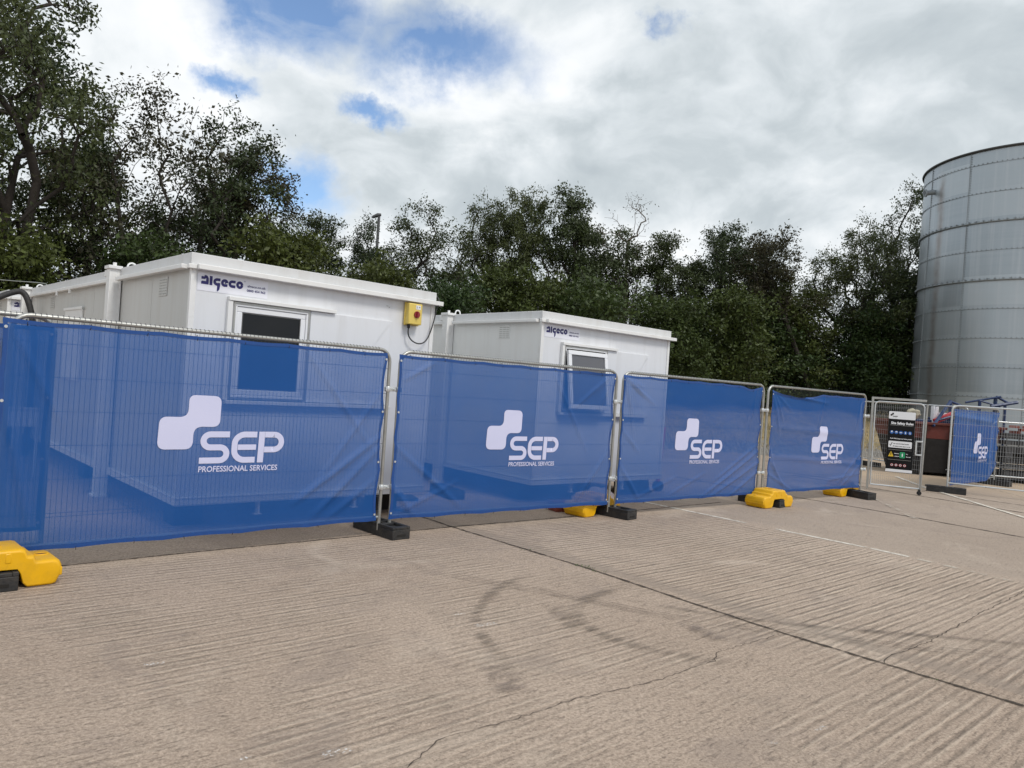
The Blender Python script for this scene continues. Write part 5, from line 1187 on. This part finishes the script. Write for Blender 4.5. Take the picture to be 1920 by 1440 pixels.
def place_tree(kind, x, y, top, label, sw=1.0, rz=0.0, name='tree', cat='tree', group='trees of the wood behind the yard', base=None):
    tr, crn, H = PROTO[kind]; z0 = terrain(x, y) if base is None else base; s = (top-z0)/H
    e = empty(name, (x, y, z0), rz, label, cat, group); e.scale = (s*sw, s*sw, s)
    for nm, me in (('trunk', tr), ('crown', crn)):
        o = bpy.data.objects.new(nm, me); COL.objects.link(o); o.parent = e
    return e
T = place_tree
T('lacy', -15.3, 21.6, 13.4, 'tallest tree, its dark broad crown cut by the top left corner', .88, 0.5)
T('lacy', -19.9, 25.0, 14.8, 'tall tree behind the tallest one, mostly beyond the left edge', 1.1, 2.2)
T('open', -17.2, 20.2, 8.8, 'lower open tree with bare boughs at the left edge, under the tallest tree', 1.1, 1.0)
T('wispy', -12.3, 24.0, 11.0, 'thinly leaved tree with fanning dark stems right of the tallest tree', 1.0, 0.2)
T('oval', -14.6, 25.0, 9.2, 'dark round tree between the tallest tree and the thinly leaved one', 1.1, 3.0)
T('open', -10.6, 25.5, 10.4, 'open crowned tree above the left half of the nearer cabin', 1.0, 4.0)
T('lean', -11.7, 27.0, 9.5, 'leaning sparse tree whose tip points right above the nearer cabin corner', 1.05, 3.1)
T('oval', -11.6, 28.6, 8.4, 'dark tree filling the gap behind the open crowned tree', 1.2, 5.2)
T('oval', -8.6, 30.0, 8.1, 'low bushy tree left of the street lamp', 1.1, 0.9)
T('open', -6.5, 31.0, 8.2, 'small feathery tree just left of the street lamp', .9, 2.4)
T('oval', -6.2, 33.5, 7.4, 'low dark tree right behind the street lamp gap', 1.2, 4.4)
T('open', -3.9, 31.5, 9.2, 'open tree just right of the street lamp', 1.05, 0.4)
T('open', -2.1, 33.2, 9.9, 'green topped tree left of the double crowned trees', .95, 3.3)
T('broad', -0.6, 33.4, 10.5, 'left one of the two high rounded crowns at the middle of the skyline', .75, 1.2)
T('oval', 2.0, 33.4, 10.7, 'right one of the two high crowns at the middle of the skyline, tapering tip', .95, 2.0)
T('twiggy', 4.9, 34.2, 10.8, 'half dead tree with bare pale twigs sticking up above its crown', 1.0, 0.3)
T('oval', 3.9, 35.8, 9.6, 'dense tree filling behind the half dead tree', 1.2, 3.7)
T('oval', 6.7, 34.2, 9.1, 'yellow green round topped tree right of the half dead tree', 1.0, 5.0)
T('oval', 9.7, 35.2, 10.0, 'dark pointed tree right of the gap in the skyline', .95, 2.6)
T('oval', 11.4, 36.6, 9.4, 'greener tree behind the leaning trunk', 1.1, 0.7)
T('lean', 13.1, 34.4, 9.6, 'sparse tree on a long leaning trunk, left of the broad tree by the tank', 1.0, 0.1)
T('lacy', 17.0, 37.6, 11.0, 'broad layered tree left of the steel tank, lower crown', .95, 0.9)
T('lacy', 20.4, 39.2, 13.3, 'highest broad tree touching the left side of the steel tank', .85, 3.9)
T('oval', 18.6, 36.2, 8.6, 'dark tree under the broad ones beside the tank', 1.3, 1.9)
T('oval', 24.5, 43.0, 10.5, 'tree hidden mostly behind the steel tank', 1.2, 0.2)
T('oval', 8.3, 36.2, 8.2, 'low tree filling the dip between the yellow green tree and the dark pointed tree', 1.2, 1.3)
T('open', 15.0, 37.4, 9.4, 'low sparse tree in the dip left of the broad tree by the tank', 1.2, 2.9)
bs = [('bushtall', -14.0, 20.6, 5.2, 1.1, 'dark ivy covered bush below the tallest tree'), ('bush', -17.5, 19.0, 4.3, 1.1, 'bright green bush at the left edge above the overhead cable'),
      ('bushtall', -11.2, 22.6, 5.6, 1.1, 'bush behind the left eaves of the nearer cabin'), ('bushtall', -8.0, 25.0, 6.6, 1.1, 'green bush above the middle of the nearer cabin roof'),
      ('bushtall', -5.2, 27.0, 6.0, 1.0, 'olive bush below the street lamp'), ('bushtall', -2.3, 26.0, 5.4, 1.0, 'green bush between the two cabin roofs'),
      ('bushtall', -0.2, 28.6, 6.4, 1.1, 'bright feathery bush over the left end of the farther cabin roof'), ('bush', 3.0, 28.6, 5.6, 1.1, 'olive bush over the middle of the farther cabin roof'),
      ('bushtall', 6.3, 30.2, 5.9, 1.1, 'bush at the right corner of the farther cabin roof'), ('bushtall', 9.3, 31.8, 6.6, 1.1, 'big olive bush above the third banner'),
      ('bushtall', 13.2, 36.0, 7.4, 1.2, 'tall bush below the leaning trunk'), ('bushtall', 16.8, 35.6, 6.6, 1.1, 'bush right of the leaning trunk, above the gate'),
      ('bush', 11.9, 35.2, 5.4, 1.3, 'low spreading bush above the fourth banner'), ('bush', 7.8, 35.2, 5.2, 1.3, 'yellow green low bush beside the farther cabin end'),
      ('bush', 17.9, 36.4, 5.3, 1.2, 'low bush at the left foot of the steel tank'), ('bushtall', 1.4, 31.0, 6.2, 1.2, 'dark bush in the second row behind the farther cabin roof')]
for i, (k, x, y, top, sw, lab) in enumerate(bs): T(k, x, y, top, lab, sw, i*1.7, 'bush', 'bush', 'bushes at the foot of the wood')
# dense undergrowth closing the wood below the crowns: too tangled to count
rg = np.random.default_rng(77); C_ = []
for _ in range(4300):
    x = rg.uniform(-26, 28); y = edge_y(x)*1.0 + rg.uniform(9.8, 15.0) if x > 3 else rg.uniform(24, 33)+(x+26)*.22 - (4 if x < -10 else 0)
    hmax = (3.0+1.2*math.sin(x*.9)+.7*math.sin(x*2.3+1))*(.6 if x < -9 else 1); C_.append((x, y, terrain(x, y)+rg.uniform(0, 1)**.8*hmax))
V_, Q_ = leaf_quads(rg, np.array(C_), None, 20, .34, .12, .24)
o = bpy.data.objects.new('undergrowth', quad_mesh('undergrowth', V_, Q_, M['leaf'])); COL.objects.link(o); tag(o, 'tangled dark undergrowth closing the wood below the crowns', 'undergrowth', None, 'stuff')
